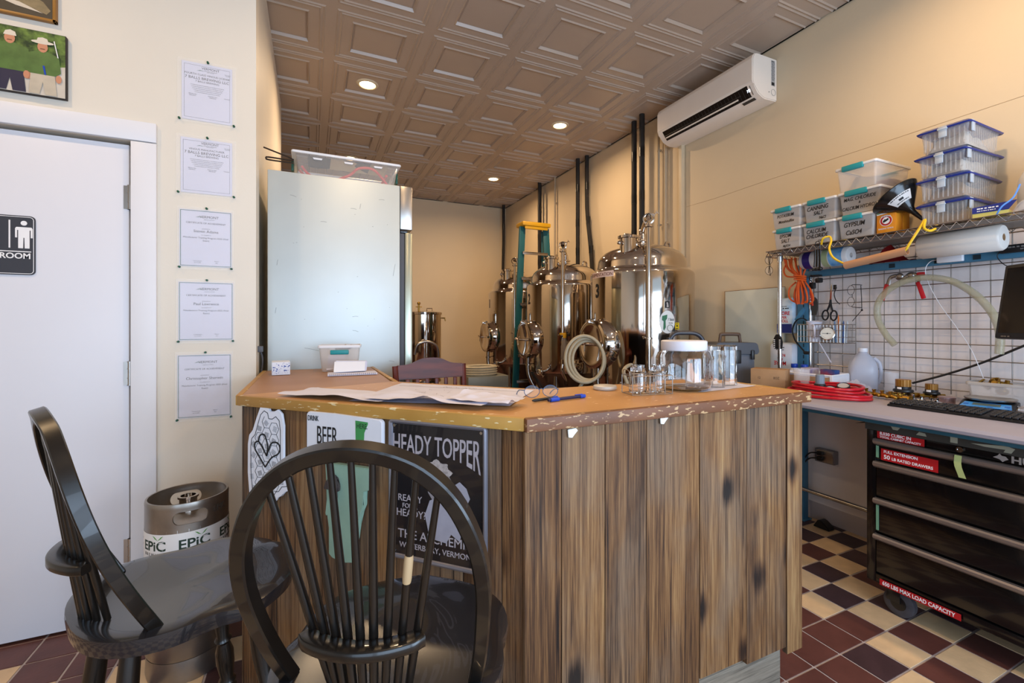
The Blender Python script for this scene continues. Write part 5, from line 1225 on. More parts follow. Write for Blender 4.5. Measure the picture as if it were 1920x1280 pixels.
# ---- boxes with blue lids
NAV=mat('blue_lid','1d3488',.25,alpha=.9,var=.15,vs=20)
def bluebox(z,label,seed,xo=0,yo=0,rz=0):
    t=thing('blue_lid_box',label,'storage box',(2.785+xo,1.078+yo,z),R(-90+rz),'clear boxes with blue lids stacked on the shelf')
    w,d,h=.185,.32,.108; m=MB()
    def ring(s,zz,r=.012):
        P=[]
        for cx,cy,a in ((w/2*s-r,d/2*s-r,0),(-w/2*s+r,d/2*s-r,90),(-w/2*s+r,-d/2*s+r,180),(w/2*s-r,-d/2*s+r,270)):
            for k in range(5): an=R(a+22.5*k); P.append(m.b.verts.new((cx+r*math.cos(an),cy+r*math.sin(an),zz)))
        return P
    rg=[ring(.84,0),ring(.86,.004),ring(.96,h-.01)]
    m._f(rg[0][::-1])
    for A,B in zip(rg,rg[1:]):
        for k in range(20): m._f([A[k],A[(k+1)%20],B[(k+1)%20],B[k]])
    for k in range(9):
        x=-w*.38+w*.76*k/8; m.b2(x-.002,x+.002,-d/2*.93,-d/2*.91,.01,h-.02)
    for k in range(13):
        y=-d*.40+d*.8*k/12
        for s_ in (-1,1): m.b2(s_*w/2*.905-.0015,s_*w/2*.905+.0015,y-.002,y+.002,.01,h-.02)
    part('tub',m,CLEARP,t,ang=40)
    m=MB()
    rg=[ring(.95,h-.016),ring(1.05,h-.018),ring(1.08,h-.012),ring(1.0,h-.004),ring(.9,h+.004),ring(.86,h+.004),ring(.82,h)]
    for A,B in zip(rg,rg[1:]):
        for k in range(20): m._f([A[k],A[(k+1)%20],B[(k+1)%20],B[k]])
    m._f(rg[-1]); part('lid',m,NAV,t,ang=40)
    for s_ in (-1,1):
        m=MB(); m.box((0,s_*(d/2+.006),h-.03),(.030,.006,.050),.002); m.box((0,s_*(d/2+.008),h-.016),(.036,.010,.010),.002); part('latch',m,mat('frosted_latch','c9d2da',.25,alpha=.85,var=.05),t)
        m=MB(); m.box((s_*(w/2+.002),0 if s_<0 else -d*.42,h-.03),(.006,.030,.050),.002); part('side_latch',m,mat('frosted_latch','c9d2da'),t)
    m=MB(); fw,fd=w*.38,d*.39
    m.grid(14,14,lambda u,v:Vector((-fw+2*fw*u,-fd+2*fd*v,.006+(.062+.035*noise.noise(Vector((u*3+seed,v*3,seed))))*min(1,6*min(u,1-u,v,1-v))))); part('contents',m,mat('pale_bags' if seed<7 else 'tan_grain','d9d0c2' if seed<7 else 'b08d62',.7,var=.2,vs=30,bump=.3,bs=40),t)
    return t
bluebox(SHZ,'clear box with a blue lid, lowest of the four stacked blue-lid boxes',9,.0,0,0)
bluebox(SHZ+.114,'clear box with a blue lid holding tan bags, second from the bottom of the stack',8,-.004,.0,1)
bluebox(SHZ+.228,'clear box with a blue lid holding white bags, third from the bottom of the stack',3,.004,.003,-2)
bluebox(SHZ+.342,'clear box with a blue lid, topmost of the four stacked blue-lid boxes',2,.0,-.003,1)
# ---- jug, blue carton, bag at the right end
t=thing('white_jug','big white plastic jug with a green label band at the right end of the shelf','jug',(2.83,.80,SHZ))
m=MB(); m.lathe([(0,0),(.085,.002),(.092,.012),(.092,.15),(.088,.17),(.07,.21),(.04,.25),(.022,.27),(.022,.285),(0,.285)],seg=36); part('bottle',m,mat('frosted_white_jug','dcd8d2',.35,var=.04),t)
m=MB(); m.lathe([(.027,.272),(.028,.275),(.028,.296),(.024,.30),(0,.30)],seg=24); part('cap',m,WHITEP,t)
def jw(co): a=R(200)+co.x/.0925; rr_=.0935+co.z; return Vector((rr_*math.cos(a),rr_*math.sin(a),co.y))
m=MB(); m.grid(14,1,lambda u,v:jw(Vector((-.085+.17*u,.13+.024*v,0)))); part('green_band',m,mat('label_dark_green','1d4a30',.5,var=.05),t)
m=MB(); m.grid(14,1,lambda u,v:jw(Vector((-.085+.17*u,.05+.08*v,0)))); part('white_label',m,mat('cream_label','ddd6cc',.6,var=.03),t)
texts('lettering',[('FIVE STAR',0,.135,.019)],WHITEK,t,None,.0003,warp=lambda co:jw(co+Vector((0,0,.001))),bold=.02)
texts('small_lettering',[('LACTIC ACID',0,.108,.014),],INK,t,None,.0002,warp=lambda co:jw(co+Vector((0,0,.001))))
print_rows('label_rows',[(0,.092,.09,.004),(0,.082,.10,.003),(0,.074,.08,.003),(0,.064,.10,.003)],INK,t,None,warp=lambda co:jw(co+Vector((0,0,.001))))
t=thing('blue_carton','flat blue and yellow carton lying on the shelf in front of the white jug','box',(2.66,.925,SHZ),R(-82))
m=MB(); m.b2(-.05,.06,-.03,.03,0,.020,.001); part('yellow_side',m,mat('pale_yellow_card','e6da7a',.5,var=.05),t)
m=MB(); m.prism([(-.05,.020),(.06,.020),(.085,.055),(-.05,.046)],-.001,.002,frame((0,-.031,0),(1,0,0),(0,0,1))); part('blue_side',m,mat('navy_card','1d2c7c',.5,var=.05),t)
print_rows('label_rows',[(0,.036,.07,.005),(-.005,.027,.06,.003)],WHITEK,t,frame((0,-.0331,0),(1,0,0),(0,0,1)))
m=MB(); m.grid(10,8,lambda u,v:Vector((.10*(v-.5),.14*(u-.5),.004+.075*math.sin(u*PI)**.6*math.sin(v*PI)**.5+.008*noise.noise(Vector((u*5,v*5,3)))))); solo('zip_bag',m,mat('clear_bag','dfe2ea',.15,alpha=.4,var=.1),'clear zip bag with a blue seam at the right end of the shelf','bag',loc=(2.67,.78,SHZ))
m=MB(); m.tube([(0,.05,0),(-.01,.03,.03),(.0,0,.06),(.0,-.02,.11)],.004,6,sm=4,flat=.5); solo('blue_strap',m,mat('light_blue_seam','5f8fd0',.4,var=.1),'light blue seam strip across the zip bag at the right end of the shelf','strap',loc=(2.615,.84,SHZ))
# ================================================================ HANGING UNDER THE SHELF
t=thing('plastic_roll','thick white roll of plastic sheeting lying on the blue beam','roll',(2.745,1.06,1.652))
m=MB(); M=zto((0,1,0)); m.lathe([(.016,-.15),(.052,-.15),(.058,-.142),(.058,.142),(.052,.15),(.016,.15)],M,40,cap=False); m.lathe([(.016,-.15),(.016,.15)],M,24,cap=False); part('roll_body',m,mat('white_film','d6d0c8',.35,var=.06,vs=8),t)
m=MB(); m.lathe([(.013,-.149),(.0158,-.149),(.0158,.149),(.013,.149),(.013,-.149)],M,24,cap=False); part('core',m,CARD,t)
t=thing('paper_towel_roll','paper towel roll in a printed purple and blue wrapper, behind the black spoons','paper towel roll',(2.80,1.70,1.668))
m=MB(); M=zto((0,1,0)); m.lathe([(.014,-.14),(.047,-.14),(.053,-.132),(.053,.132),(.047,.14),(.014,.14)],M,40,cap=False); m.lathe([(.014,-.14),(.014,.14)],M,24,cap=False); part('roll_body',m,mat('paper_roll_white','d8d4d2',.7,var=.05),t)
for nm,a,b,mt in (('purple_wrap',.07,.115,mat('purple_print','2c1c66',.4,var=.1)),('blue_wrap',-.115,-.04,mat('sky_print','3f8ed0',.4,col2='9fd0ee',vs=14)),('green_wrap',-.035,.0,mat('sage_print','a7b48a',.4,var=.1))):
    m=MB(); m.lathe([(.0532,a),(.0536,a),(.0536,b),(.0532,b)],M,40,cap=False); part(nm,m,mt,t)
t=thing('cardboard_tube','brown cardboard tube hanging level from a yellow rope under the shelf','tube',(2.535,1.305,1.598),0)
m=MB(); d=Vector((.0,-.272,.038)); M=Matrix.Translation(-d/2)@zto(d); l=d.length; m.lathe([(.0165,0),(.0195,0),(.0195,l),(.0165,l),(.0165,0)],M,32,cap=False); part('tube',m,mat('brown_kraft','b98a66',.7,var=.08,vs=12),t)
YR=mat('yellow_rope','e2b81a',.5,var=.12,vs=40)
m=MB(); m.tube([(2.57,1.585,1.715),(2.56,1.57,1.745),(2.575,1.545,1.752),(2.565,1.53,1.725),(2.54,1.525,1.68),(2.53,1.50,1.63),(2.535,1.45,1.592),(2.535,1.42,1.584)],.0055,8,sm=6)
m.tube([(2.60,1.09,1.71),(2.575,1.10,1.70),(2.56,1.115,1.715),(2.575,1.118,1.755),(2.56,1.13,1.72),(2.54,1.155,1.66),(2.535,1.175,1.622),(2.535,1.19,1.617)],.0055,8,sm=6)
m.xf(Matrix.Translation((-2.535,-1.3,-1.6))); solo('yellow_rope',m,YR,'yellow rope looped over the shelf edge and through the cardboard tube','rope',loc=(2.535,1.3,1.6))
m=MB(); 
for k in range(5):
    dy=(k-2)*.007; m.tube([(.004*(k%2),dy,0),(.004*(k%2),dy*1.05,-.05),(.004*(k%2)-.002,dy*1.2,-.10)],.0042,8,flat=.6); m.ball((.004*(k%2)-.006,dy*1.4,-.112),.013-.001*k,(1,1,.9),12)
m.tube([(.0,-.012,-.002),(-.002,-.016,.03),(0,-.004,.045),(.004,.012,.04),(.002,.014,.02)],.0022,6,sm=4)
solo('measuring_spoons',m,mat('black_glossy_plastic','111113',.25,var=.1),'bunch of black measuring spoons hanging on a hook from the shelf','spoons',loc=(2.59,1.62,1.695))
m=MB(); m.grid(16,10,lambda u,v:Vector((.03*math.sin(v*3)+.01,.22*(u-.5),-.055+ (.095*math.exp(-((u-.55)/.26)**2)+.015*noise.noise(Vector((u*4,0,1))))*v+.004*math.sin(u*30)*v))); bmesh.ops.solidify(m.b,geom=m.b.faces[:],thickness=.012)
solo('red_rag',m,mat('red_cloth','9c1c20',.85,var=.2,vs=20),'crumpled dark red cloth behind the cardboard tube on the blue beam','cloth',loc=(2.86,1.40,1.668))
# orange extension cord bundle
m=MB(); rr=random.Random(6)
for k in range(11):
    a=(k-5)*.009; b=rr.uniform(-.02,.02); m.tube([(.0+b*.3,a*1.5+.02,.12+rr.uniform(-.01,.01)),(b,a*1.3+.01,.06),(b*.6,a*.35-.02,-.01),(b,a*1.1-.03,-.09),(b*1.2,a*1.3-.035,-.15+rr.uniform(-.02,.02)),(b,a*.9-.03,-.172+rr.uniform(-.01,.01))],.0052,8,sm=5)
for z in (-.02,-.008,.004): m.tube([(.026*math.cos(a),-.018+.034*math.sin(a),z+.006*math.sin(a)) for a in [2*PI*q/20 for q in range(20)]],.0052,8,closed=True)
m.tube([(.02,.02,-.03),(.0,.05,-.07),(-.01,.045,-.13),(0,.01,-.16),(0,-.01,-.12),(0,.0,-.04)],.0052,8,sm=6)
m.tube([(.0,.07,.10),(.0,.09,.05),(.0,.07,.01),(0,.0,0)],.0052,8,sm=6)
solo('orange_extension_cord',m,mat('orange_cord','dd5a1c',.4,var=.15,vs=20),'bundled orange extension cord hanging beside the shelf post','cord',loc=(2.81,1.885,1.575))
t=thing('hanging_eyeglasses','thin dark eyeglasses hanging from the left end of the shelf','eyeglasses',(2.625,1.945,1.645),0,rot=(R(90),R(-80),R(40)))
glasses(t,mat('dark_frame','241a16',.35,.3,var=.1),mat('thin_lens','ffffff'),arms='fold')
# power adapters on the beam
t=thing('white_power_adapter','white rectangular power adapter with a thin cord resting on the blue beam','power adapter',(2.872,1.145,1.597))
m=MB(); m.b2(-.014,.012,-.050,.050,-.018,.018,.004); part('adapter_body',m,WHITEP,t)
m=MB(); m.tube([(-.0,.050,0),(-.0,.08,-.005),(-.0,.10,-.04),(.03,.105,-.10),(.04,.06,-.22),(.045,.0,-.33),(.05,-.06,-.45),(.04,-.11,-.59)],.0016,6,sm=5); part('cord',m,WHITEP,t)
t=thing('black_power_strip','black power supply box with a cord at the right end of the blue beam','power supply',(2.872,.85,1.612))
m=MB(); m.b2(-.016,.012,-.11,.115,-.018,.018,.004); part('case',m,BLACKP,t)
m=MB(); m.tube([(-.0,.115,-.005),(-.0,.125,-.03),(-.0,.10,-.07),(0,.05,-.10),(-.1,.0,-.12)],.002,6,sm=5); part('cord',m,BLACKP,t)
print_rows('rating_print',[(0,.003,.17,.006),(.02,-.008,.13,.005)],mat('grey_print','6f6b68',.6,var=.05),t,frame((-.0162,0,0),(0,-1,0),(0,0,1)))
m=MB(); m.box((0,0,0),(.04,.05,.012),.003); m.box((-.008,-.02,-.03),(.03,.035,.03),.006); m.box((-.008,.02,-.06),(.03,.03,.04),.006); m.tube([(0,.02,-.05),(.0,.045,-.01),(0,.035,.01)],.003,6,sm=3)
solo('plug_adapters',m,BLACKP,'black plug adapters hanging under the left end of the blue beam','plug',loc=(2.87,1.80,1.575))
m=MB(); m.tube([(0,0,.03),(0,.004,-.02),(0,-.006,-.08),(0,-.010,-.12)],.006,8,sm=4); solo('red_cord_end',m,mat('red_orange_cord','cc3a20',.4,var=.1),'short red cord hanging beside the slotted blue upright','cord',loc=(2.885,1.845,1.51))
# ================================================================ ON THE WIRE GRID
t=thing('wire_basket','small wire basket hooked on the wire grid, holding tools and a white cup','basket',(2.87,1.745,1.215))
m=MB()
for z in (-.055,-.02,.02,.055): m.tube([(-.055,-.14,z),(.055,-.14,z),(.055,.14,z),(-.055,.14,z)],.0018 if abs(z)<.05 else .0028,6,closed=True)
for k in range(15): y=-.14+.02*k; m.tube([(-.055,y,.055),(-.055,y,-.055),(.055,y,-.055),(.055,y,.055)],.0014,5)
for k in range(5): x=-.055+.0275*k; m.tube([(x,-.14,.055),(x,-.14,-.055),(x,.14,-.055),(x,.14,.055)],.0014,5)
part('basket_wires',m,WIRE,t)
m=MB(); m.lathe([(.026,0),(.029,.002),(.043,.125),(.045,.128),(.041,.126),(.027,.004),(0,.004)],seg=28,cap=False); m.tube([(-.04,-.02,.11),(-.06,-.04,.10),(-.058,-.04,.05),(-.035,-.02,.03)],.005,8,sm=4)
solo('white_cup',m,mat('white_cup_plastic','e2e0ec',.4,var=.03),'white plastic cup standing in the wire basket','cup',loc=(2.862,1.812,1.163),rot=(R(4),R(-5),0))
t=thing('dial_gauge','round silver dial gauge with a long probe lying against the basket','gauge',(2.80,1.69,1.215),0,rot=(0,R(-78),R(18)))
m=MB(); m.lathe([(0,-.006),(.038,-.006),(.040,0),(.040,.010),(.036,.012),(.034,.008)],seg=36,cap=False); part('bezel',m,CHROME,t)
m=MB(); m.lathe([(0,.008),(.034,.008)],seg=36,cap=False); part('dial_face',m,mat('dial_white','e6e0d2',.5,var=.04),t)
m=MB(); m.box((0,.004,.0095),(.002,.044,.001)); m.ball((0,0,.0095),.004,(1,1,.3),10)
for k in range(22): a=R(-140+280*k/21); m.box((.029*math.sin(a),.029*math.cos(a),.0088),(.0016,.0016,.0006))
part('needle',m,INK,t)
m=MB(); m.tube([(2.80,1.74,1.16),(2.79,1.665,1.045)],.0035,8); m.xf(Matrix.Translation((-2.8,-1.7,-1.1))); solo('glass_probe',m,mat('pale_tube','d9d6e2',.2,alpha=.8,var=.05),'thin pale tube poking down through the wire basket','probe',loc=(2.8,1.7,1.1))
pens=[('5f82a8','pale blue pen'),('d0702a','orange pencil'),('e8e8ea','white pen'),('9ca6ae','grey marker'),('2f4f86','blue pen'),('b9c0c6','silver pen')]
for k,(c,nm) in enumerate(pens):
    m=MB(); m.rod((0,0,0),(.004*(k%3-1),-.002*k+.004,.13 if k!=1 else .165),[(0,.004),(.9,.004),(1,.001)],8)
    solo('pen',m,mat('pen_'+nm.replace(' ','_'),c,.4,var=.05),nm+' standing at the right end of the wire basket','pen',loc=(2.835+.012*(k%2),1.665-.010*k,1.163))
m=MB(); m.box((0,0,0),(.03,.075,.075),.004); solo('clear_pen_cup',m,mat('ribbed_clear_cup','c6ced4',.25,alpha=.6,var=.1),'ribbed clear plastic cup for pens inside the wire basket','cup',loc=(2.865,1.668,1.203))
m=MB()
for k in range(3): m.box((.004*k,0,-.02+.018*k),(.02,.09,.014),.003)
solo('folded_cable_pack',m,mat('black_white_pack','3a3a3e',.5,col2='cfcfd2',vs=30),'black and white packets at the left side of the wire basket','packet',loc=(2.86,1.815,1.20)) if 0 else None
m=MB(); m.tube([(0,-.05,.03),(0,-.02,.045),(0,.02,.03),(0,.045,-.03),(0,.03,-.09),(0,.0,-.13),(-.01,-.04,-.165)],.008,8,sm=6,flat=.4); m.box((-.012,-.055,-.172),(.012,.035,.02),.003)
solo('black_strap',m,mat('black_webbing','1b1a1c',.6,var=.15),'black strap with a tan-edged end hanging from the left of the basket','strap',loc=(2.83,1.885,1.265))
m=MB(); m.prism([(-.016,-.03),(.016,-.03),(.024,.02),(.020,.07),(.006,.085),(-.010,.078),(-.020,.04)],-.003,.003,frame((0,0,0),(0,-1,0),(0,0,1)),.001); m.cyl((0,0,-.03),(0,0,-.10),.005)
solo('dark_spatula',m,mat('dark_rubber','3f3e3a',.6,var=.1),'dark grey spatula blade sticking up behind the white cup','spatula',loc=(2.90,1.835,1.36))
m=MB(); m.prism([(-.008,-.04),(.008,-.04),(.014,.03),(.008,.055),(-.008,.055),(-.013,.03)],-.003,.003,frame((0,0,0),(0,-1,0),(0,0,1)),.001)
solo('blue_spatula',m,mat('blue_rubber','3d7ea6',.5,var=.1),'small blue spatula leaning left out of the wire basket','spatula',loc=(2.86,1.905,1.33),rot=(R(38),0,0))
# scissors
def scissors(label,loc,s=1,rot=(0,0,0)):
    t=thing('scissors',label,'scissors',loc,0,rot=rot)
    for q in (-1,1):
        m=MB(); m.tube([(0,q*.022*s+.016*s*math.cos(a),-.085*s+.026*s*math.sin(a)) for a in [2*PI*k/22 for k in range(22)]],.0042*s,8,closed=True); m.tube([(0,q*.014*s,-.062*s),(0,q*.004*s,-.03*s),(0,0,0)],.005*s,8,sm=4); part('handle_loop',m,BLACKP,t)
        m=MB(); m.prism([(-.006,0),(.006,0),(q*.002,.09*s)],-.001*q,.001*q+.0005,frame((0,0,0),(0,-1,0),(0,0,1))); part('blade',m,CHROME,t)
scissors('black-handled scissors hanging handles-down on the wire grid above the basket',(2.915,1.742,1.425),1.15,(R(4),0,0))
t=thing('black_eyeglasses','black-rimmed eyeglasses hanging on the wire grid beside the scissors','eyeglasses',(2.905,1.62,1.44),0,rot=(R(90),R(-90),R(8)))
glasses(t,mat('black_frame','141214',.3,var=.1),mat('thin_lens','ffffff'),arms='open'); t.rotation_euler=(R(78),R(90),R(-20))
m=MB(); m.tube([(0,-.01,.06),(0,.004,.02),(0,-.006,-.02),(0,-.028,-.045)],.003,6,sm=4); m.box((0,.0,.06),(.008,.018,.03),.002)
solo('tweezers',m,BLACKM,'thin black snips hooked on the wire grid above the scissors','tool',loc=(2.92,1.72,1.44))
m=MB(); m.tube([(0,.0,.10),(0,-.004,.03),(0,-.006,-.04)],.0022,6); m.ball((0,-.006,-.045),.006,seg=8); m.tube([(0,-.006,-.045),(-.01,.04,-.11)],.002,6)
solo('wire_stylus',m,BLACKM,'thin black wire rod hanging right of the black eyeglasses','rod',loc=(2.92,1.575,1.40))
# big clear hose arch
m=MB(); m.tube([(2.86,1.375,1.160),(2.86,1.42,1.22),(2.86,1.455,1.30),(2.86,1.455,1.385),(2.86,1.41,1.455),(2.86,1.335,1.498),(2.86,1.24,1.512),(2.86,1.135,1.484),(2.86,1.05,1.415),(2.86,.99,1.327),(2.86,.963,1.235),(2.86,.965,1.135)],.0165,14,sm=6); m.xf(Matrix.Translation((-2.86,-1.2,-1.4)))
solo('clear_hose',m,mat('yellowed_clear_hose','b5ae8c',.15,alpha=.5,var=.12,vs=8),'thick yellowed clear hose bent into an arch over the wire grid','hose',loc=(2.86,1.2,1.4))
# clamp tool with red handles
t=thing('red_handled_tool','metal crimping tool with two red handles hanging on the wire grid','tool',(2.895,1.35,1.50))
m=MB(); m.tube([(0,.075,-.01),(0,.06,.03),(0,.02,.035),(0,.0,.02),(0,-.03,.04),(0,-.06,.025),(0,-.07,-.02)],.010,10,sm=5,flat=.5); m.ball((0,.02,.03),.02,(.5,1,1)); m.ball((0,-.03,.03),.02,(.5,1,1)); part('metal_jaws',m,WIRE,t)
for s_,y in ((1,.078),(-1,-.062)):
    m=MB(); a=Vector((0,y,-.005)); b=Vector((0,y+(.024 if s_>0 else -.026),-.095)); m.box((0,0,0),(.012,.020,(b-a).length),.004,Matrix.Translation((a+b)/2)@zto(b-a)); part('red_handle',m,RED,t)
m=MB(); m.box((0,-.075,.035),(.012,.035,.02),.004,); part('red_lever',m,RED,t)
# black cable across the grid, monitor
m=MB(); m.tube([(2.935,1.33,.955),(2.935,1.2,1.01),(2.93,1.05,1.085),(2.93,.9,1.178),(2.92,.7,1.3)],.0055,8,sm=5); m.xf(Matrix.Translation((-2.93,-1,-1.1))); solo('black_cable',m,BLACKP,'black cable running up diagonally across the wire grid','cable',loc=(2.93,1,1.1))
t=thing('monitor','black computer monitor standing on the workbench at the right edge','monitor',(2.425,.632,ZB),R(-120))
m=MB(); MM=Matrix.Translation((0,0,.46))@Matrix.Rotation(R(-8),4,'X'); m.box((0,0,0),(.50,.03,.30),.008,MM); part('housing',m,mat('monitor_black','1d1b1c',.4,var=.1),t)
m=MB(); m.box((0,-.0155,.004),(.468,.001,.262),0,MM); part('screen',m,mat('dark_screen','141418',.08,var=.05),t)
m=MB(); m.lathe([(0,0),(.075,0),(.07,.010),(.02,.016),(0,.016)],Matrix.Translation((.06,.06,0)),36); m.b2(.03,.09,.05,.065,.01,.45,.004); part('stand',m,BLACKP,t)
print_rows('logo_mark',[(-.20,.0,.04,.005)],mat('grey_print','6f6b68'),t,MM@frame((0,-.0158,-.143),(1,0,0),(0,0,1)))
# ================================================================ LEFT OF THE BENCH
m=MB(); m.b2(-.009,.009,-.245,.245,0,1.53,.001)
o=solo('melamine_panel',m,mat('pale_melamine','cdd0c4',.4,var=.03),'pale green-white panel board leaning on the wall left of the workbench','board',loc=(2.967,2.325,0),rot=(0,R(0),R(0)))
m=MB(); m.b2(-.0095,.0095,.2452,.25,0,1.5305); m.b2(-.0095,.0095,-.245,.25,1.5302,1.533); m2=part('raw_edge',m,mat('raw_chipboard','9b6b3c',.8,var=.3,vs=90),o)
t=thing('toolbox','dark grey plastic toolbox with a brown handle on the end of the workbench','toolbox',(2.46,2.10,ZB),R(-24)); t.scale=(1,1,1.27)
m=MB(); m.b2(-.115,.115,-.09,.09,0,.145,.006); part('body',m,mat('slate_toolbox','595d66',.5,var=.08),t)
m=MB(); m.prism([(-.14,.0),(-.13,-.012),(.13,-.012),(.14,0),(.132,.035),(.118,.045),(-.118,.045),(-.132,.035)],-.10,.10,frame((0,0,.157),(1,0,0),(0,0,1)),.003); part('lid',m,mat('slate_toolbox_lid','44474f',.5,var=.08),t)
m=MB(); m.tube([(-.068,0,.198),(-.062,0,.232),(-.052,0,.242),(.052,0,.242),(.062,0,.232),(.068,0,.198)],.0095,10,sm=3); part('carry_handle',m,mat('brown_handle','5a4638',.5,var=.15),t)
m=MB(); m.b2(-.02,.02,-.112,-.10,.10,.165,.003); m.b2(.085,.105,-.112,-.10,.12,.165,.003); part('latches',m,BLACKP,t)
t=thing('wipes_package','tall blue and white wrapped package hanging behind the shelf post','package',(2.915,2.02,1.33),0)
m=MB(); m.b2(-.04,.035,-.06,.055,-.12,.12,.02); part('wrapped_body',m,mat('pale_blue_wrap','9cc2de',.35,col2='e8eef2',vs=12),t)
m=MB(); m.b2(-.0405,-.040,-.055,.05,-.115,-.055); part('navy_band',m,mat('navy_print','1b2a7a',.4,var=.1),t)
F=frame((-.0408,0,0),(0,-1,0),(0,0,1)); print_rows('small_print',[(0,.045,.08,.007),(0,.06,.05,.004)],INK,t,F)
texts('red_lettering',[('MORE',0,.005,.034,'CENTER',.9),('PER',-.0,-.020,.024),('ROLL',0,-.045,.028,'CENTER',.9)],mat('red_ink','c01824',.5,var=.05),t,F,.0003,bold=.02)
t=thing('white_sack','white plastic sack with red print standing on the workbench below the blue package','sack',(2.895,2.03,ZB))
m=MB(); m.b2(-.045,.045,-.085,.085,0,.25,.03); part('sack_body',m,mat('white_sack_plastic','dcdde6',.4,col2='b7cddc',vs=7),t)
F=frame((-.0455,0,0),(0,-1,0),(0,0,1)); texts('red_lettering',[('ROLL',-.01,-.175,.026,'CENTER',.9),('PER',-.0,-.148,.024),('MORE',-.0,-.125,.036,'CENTER',.9)],mat('red_ink','c01824'),t,F@Matrix.Rotation(PI,4,'Z'),.0003,bold=.02)
print_rows('small_print',[(0,.215,.07,.006),(0,.200,.06,.005)],INK,t,F)
m=MB(); m.prism([(-.026,-.045),(.026,-.045),(.030,.0),(.022,.02),(.008,.045),(-.010,.045),(-.024,.02),(-.030,0)],-.008,.008,frame((0,0,0),(0,-1,0),(0,0,1)),.003)
t=thing('black_holder','black plastic holder with white notches on the shelf post','tool holder',(2.612,1.875,1.165)); part('body',m,BLACKP,t)
m=MB()
for s_ in (-.018,.018):
    for k in range(5): m.box((-.0085,s_,-.038+.012*k),(.002,.010,.006),.001)
part('white_notches',m,WHITEK,t)
# white bottles with blue caps
for k,(x,y) in enumerate(((2.80,1.896),(2.80,1.832))):
    t=thing('supplement_bottle','white bottle with a blue cap, %s of the two beside the blue upright'%('left','right')[k],'bottle',(x,y,ZB),0,'white bottles with blue caps')
    m=MB(); m.lathe([(0,0),(.028,.002),(.030,.01),(.030,.075),(.018,.092),(.016,.097),(0,.097)],seg=24); part('bottle',m,WHITEP,t)
    m=MB(); m.lathe([(.019,.096),(.020,.098),(.020,.118),(.018,.121),(0,.121)],seg=24); part('cap',m,BLUEP,t)
# small cardboard carton
t=thing('cardboard_carton','small brown cardboard carton marked 12 8 OZ behind the bar end','carton',(2.44,1.80,ZB),R(-66))
m=MB(); m.b2(-.09,.09,-.06,.06,0,.112,.001); part('box_body',m,CARD,t)
texts('lettering',[('12',-.045,.055,.020,'CENTER',.8),('8OZ',.045,.058,.020,'CENTER',.8)],mat('faded_ink','5a4636',.7,var=.1),t,frame((0,-.0604,0),(1,0,0),(0,0,1)),.0003)
m=MB(); m.b2(-.09,.09,-.0015,.0015,.1122,.1128); part('flap_seam',m,mat('dark_seam','6d5238',.8,var=.1),t)
# white crate with brown lining
t=thing('white_tray','white plastic tray with brown cardboard inside, behind the gauges','tray',(2.66,1.68,ZB),R(-82))
m=MB()
for a in ((-.13,.13,-.10,-.096),(-.13,.13,.096,.10),(-.13,-.126,-.1,.1),(.126,.13,-.1,.1)): m.b2(a[0],a[1],a[2],a[3],.03,.085)
m.b2(-.13,.13,-.1,.1,0,.004); m.tube([(-.132,-.102,.088),(.132,-.102,.088),(.132,.102,.088),(-.132,.102,.088)],.005,8,closed=True)
for x in (-.13,.13):
    for y in (-.1,.1): m.b2(x-.006,x+.006,y-.006,y+.006,0,.085)
part('tray_frame',m,WHITEP,t)
m=MB(); m.b2(-.122,.122,-.106,-.102,.002,.078); part('cardboard_lining',m,CARD,t)
m=MB(); m.b2(-.025,.025,-.04,.04,.005,.115,.003);  solo('navy_carton',m,mat('navy_carton','1f3f78',.5,col2='b03a3a',vs=12),'small navy carton standing in the white tray','carton',loc=(2.67,1.60,ZB))
m=MB(); m.b2(-.04,.04,-.03,.03,.005,.115,.003); solo('white_carton',m,mat('printed_carton','c9c3cc',.5,col2='7a6a8a',vs=20),'small pale printed carton standing in the white tray','carton',loc=(2.68,1.72,ZB))
# gallon jug
t=thing('gallon_jug','translucent one-gallon plastic jug with a handle, in front of the wire grid','jug',(2.865,1.535,ZB+.0005),R(-60))
JP=mat('translucent_jug','ccd0de',.3,alpha=.66,var=.05,vs=5)
m=MB(); 
def sq(r,z,n=32,e=3.2): return [m.b.verts.new((r*abs(math.cos(a))**(2/e)*(1 if math.cos(a)>0 else -1),r*abs(math.sin(a))**(2/e)*(1 if math.sin(a)>0 else -1),z)) for a in [2*PI*k/n for k in range(n)]]
rg=[sq(.062,0),sq(.070,.008),sq(.070,.10),sq(.069,.125),sq(.062,.155,e=2.6),sq(.045,.185,e=2.3),sq(.025,.205,e=2),sq(.019,.212,e=2),sq(.019,.222,e=2)]
m._f(rg[0][::-1])
for A,B in zip(rg,rg[1:]):
    for k in range(32): m._f([A[k],A[(k+1)%32],B[(k+1)%32],B[k]])
m._f(rg[-1]); part('jug_body',m,JP,t,ang=50)
m=MB(); m.lathe([(.022,.214),(.023,.216),(.023,.234),(.020,.236),(0,.236)],seg=24); part('cap',m,WHITEP,t)
m=MB(); m.tube([(.050,0,.18),(.074,0,.155),(.082,0,.11),(.078,0,.06),(.066,0,.035)],.009,10,sm=5); part('handle',m,JP,t)
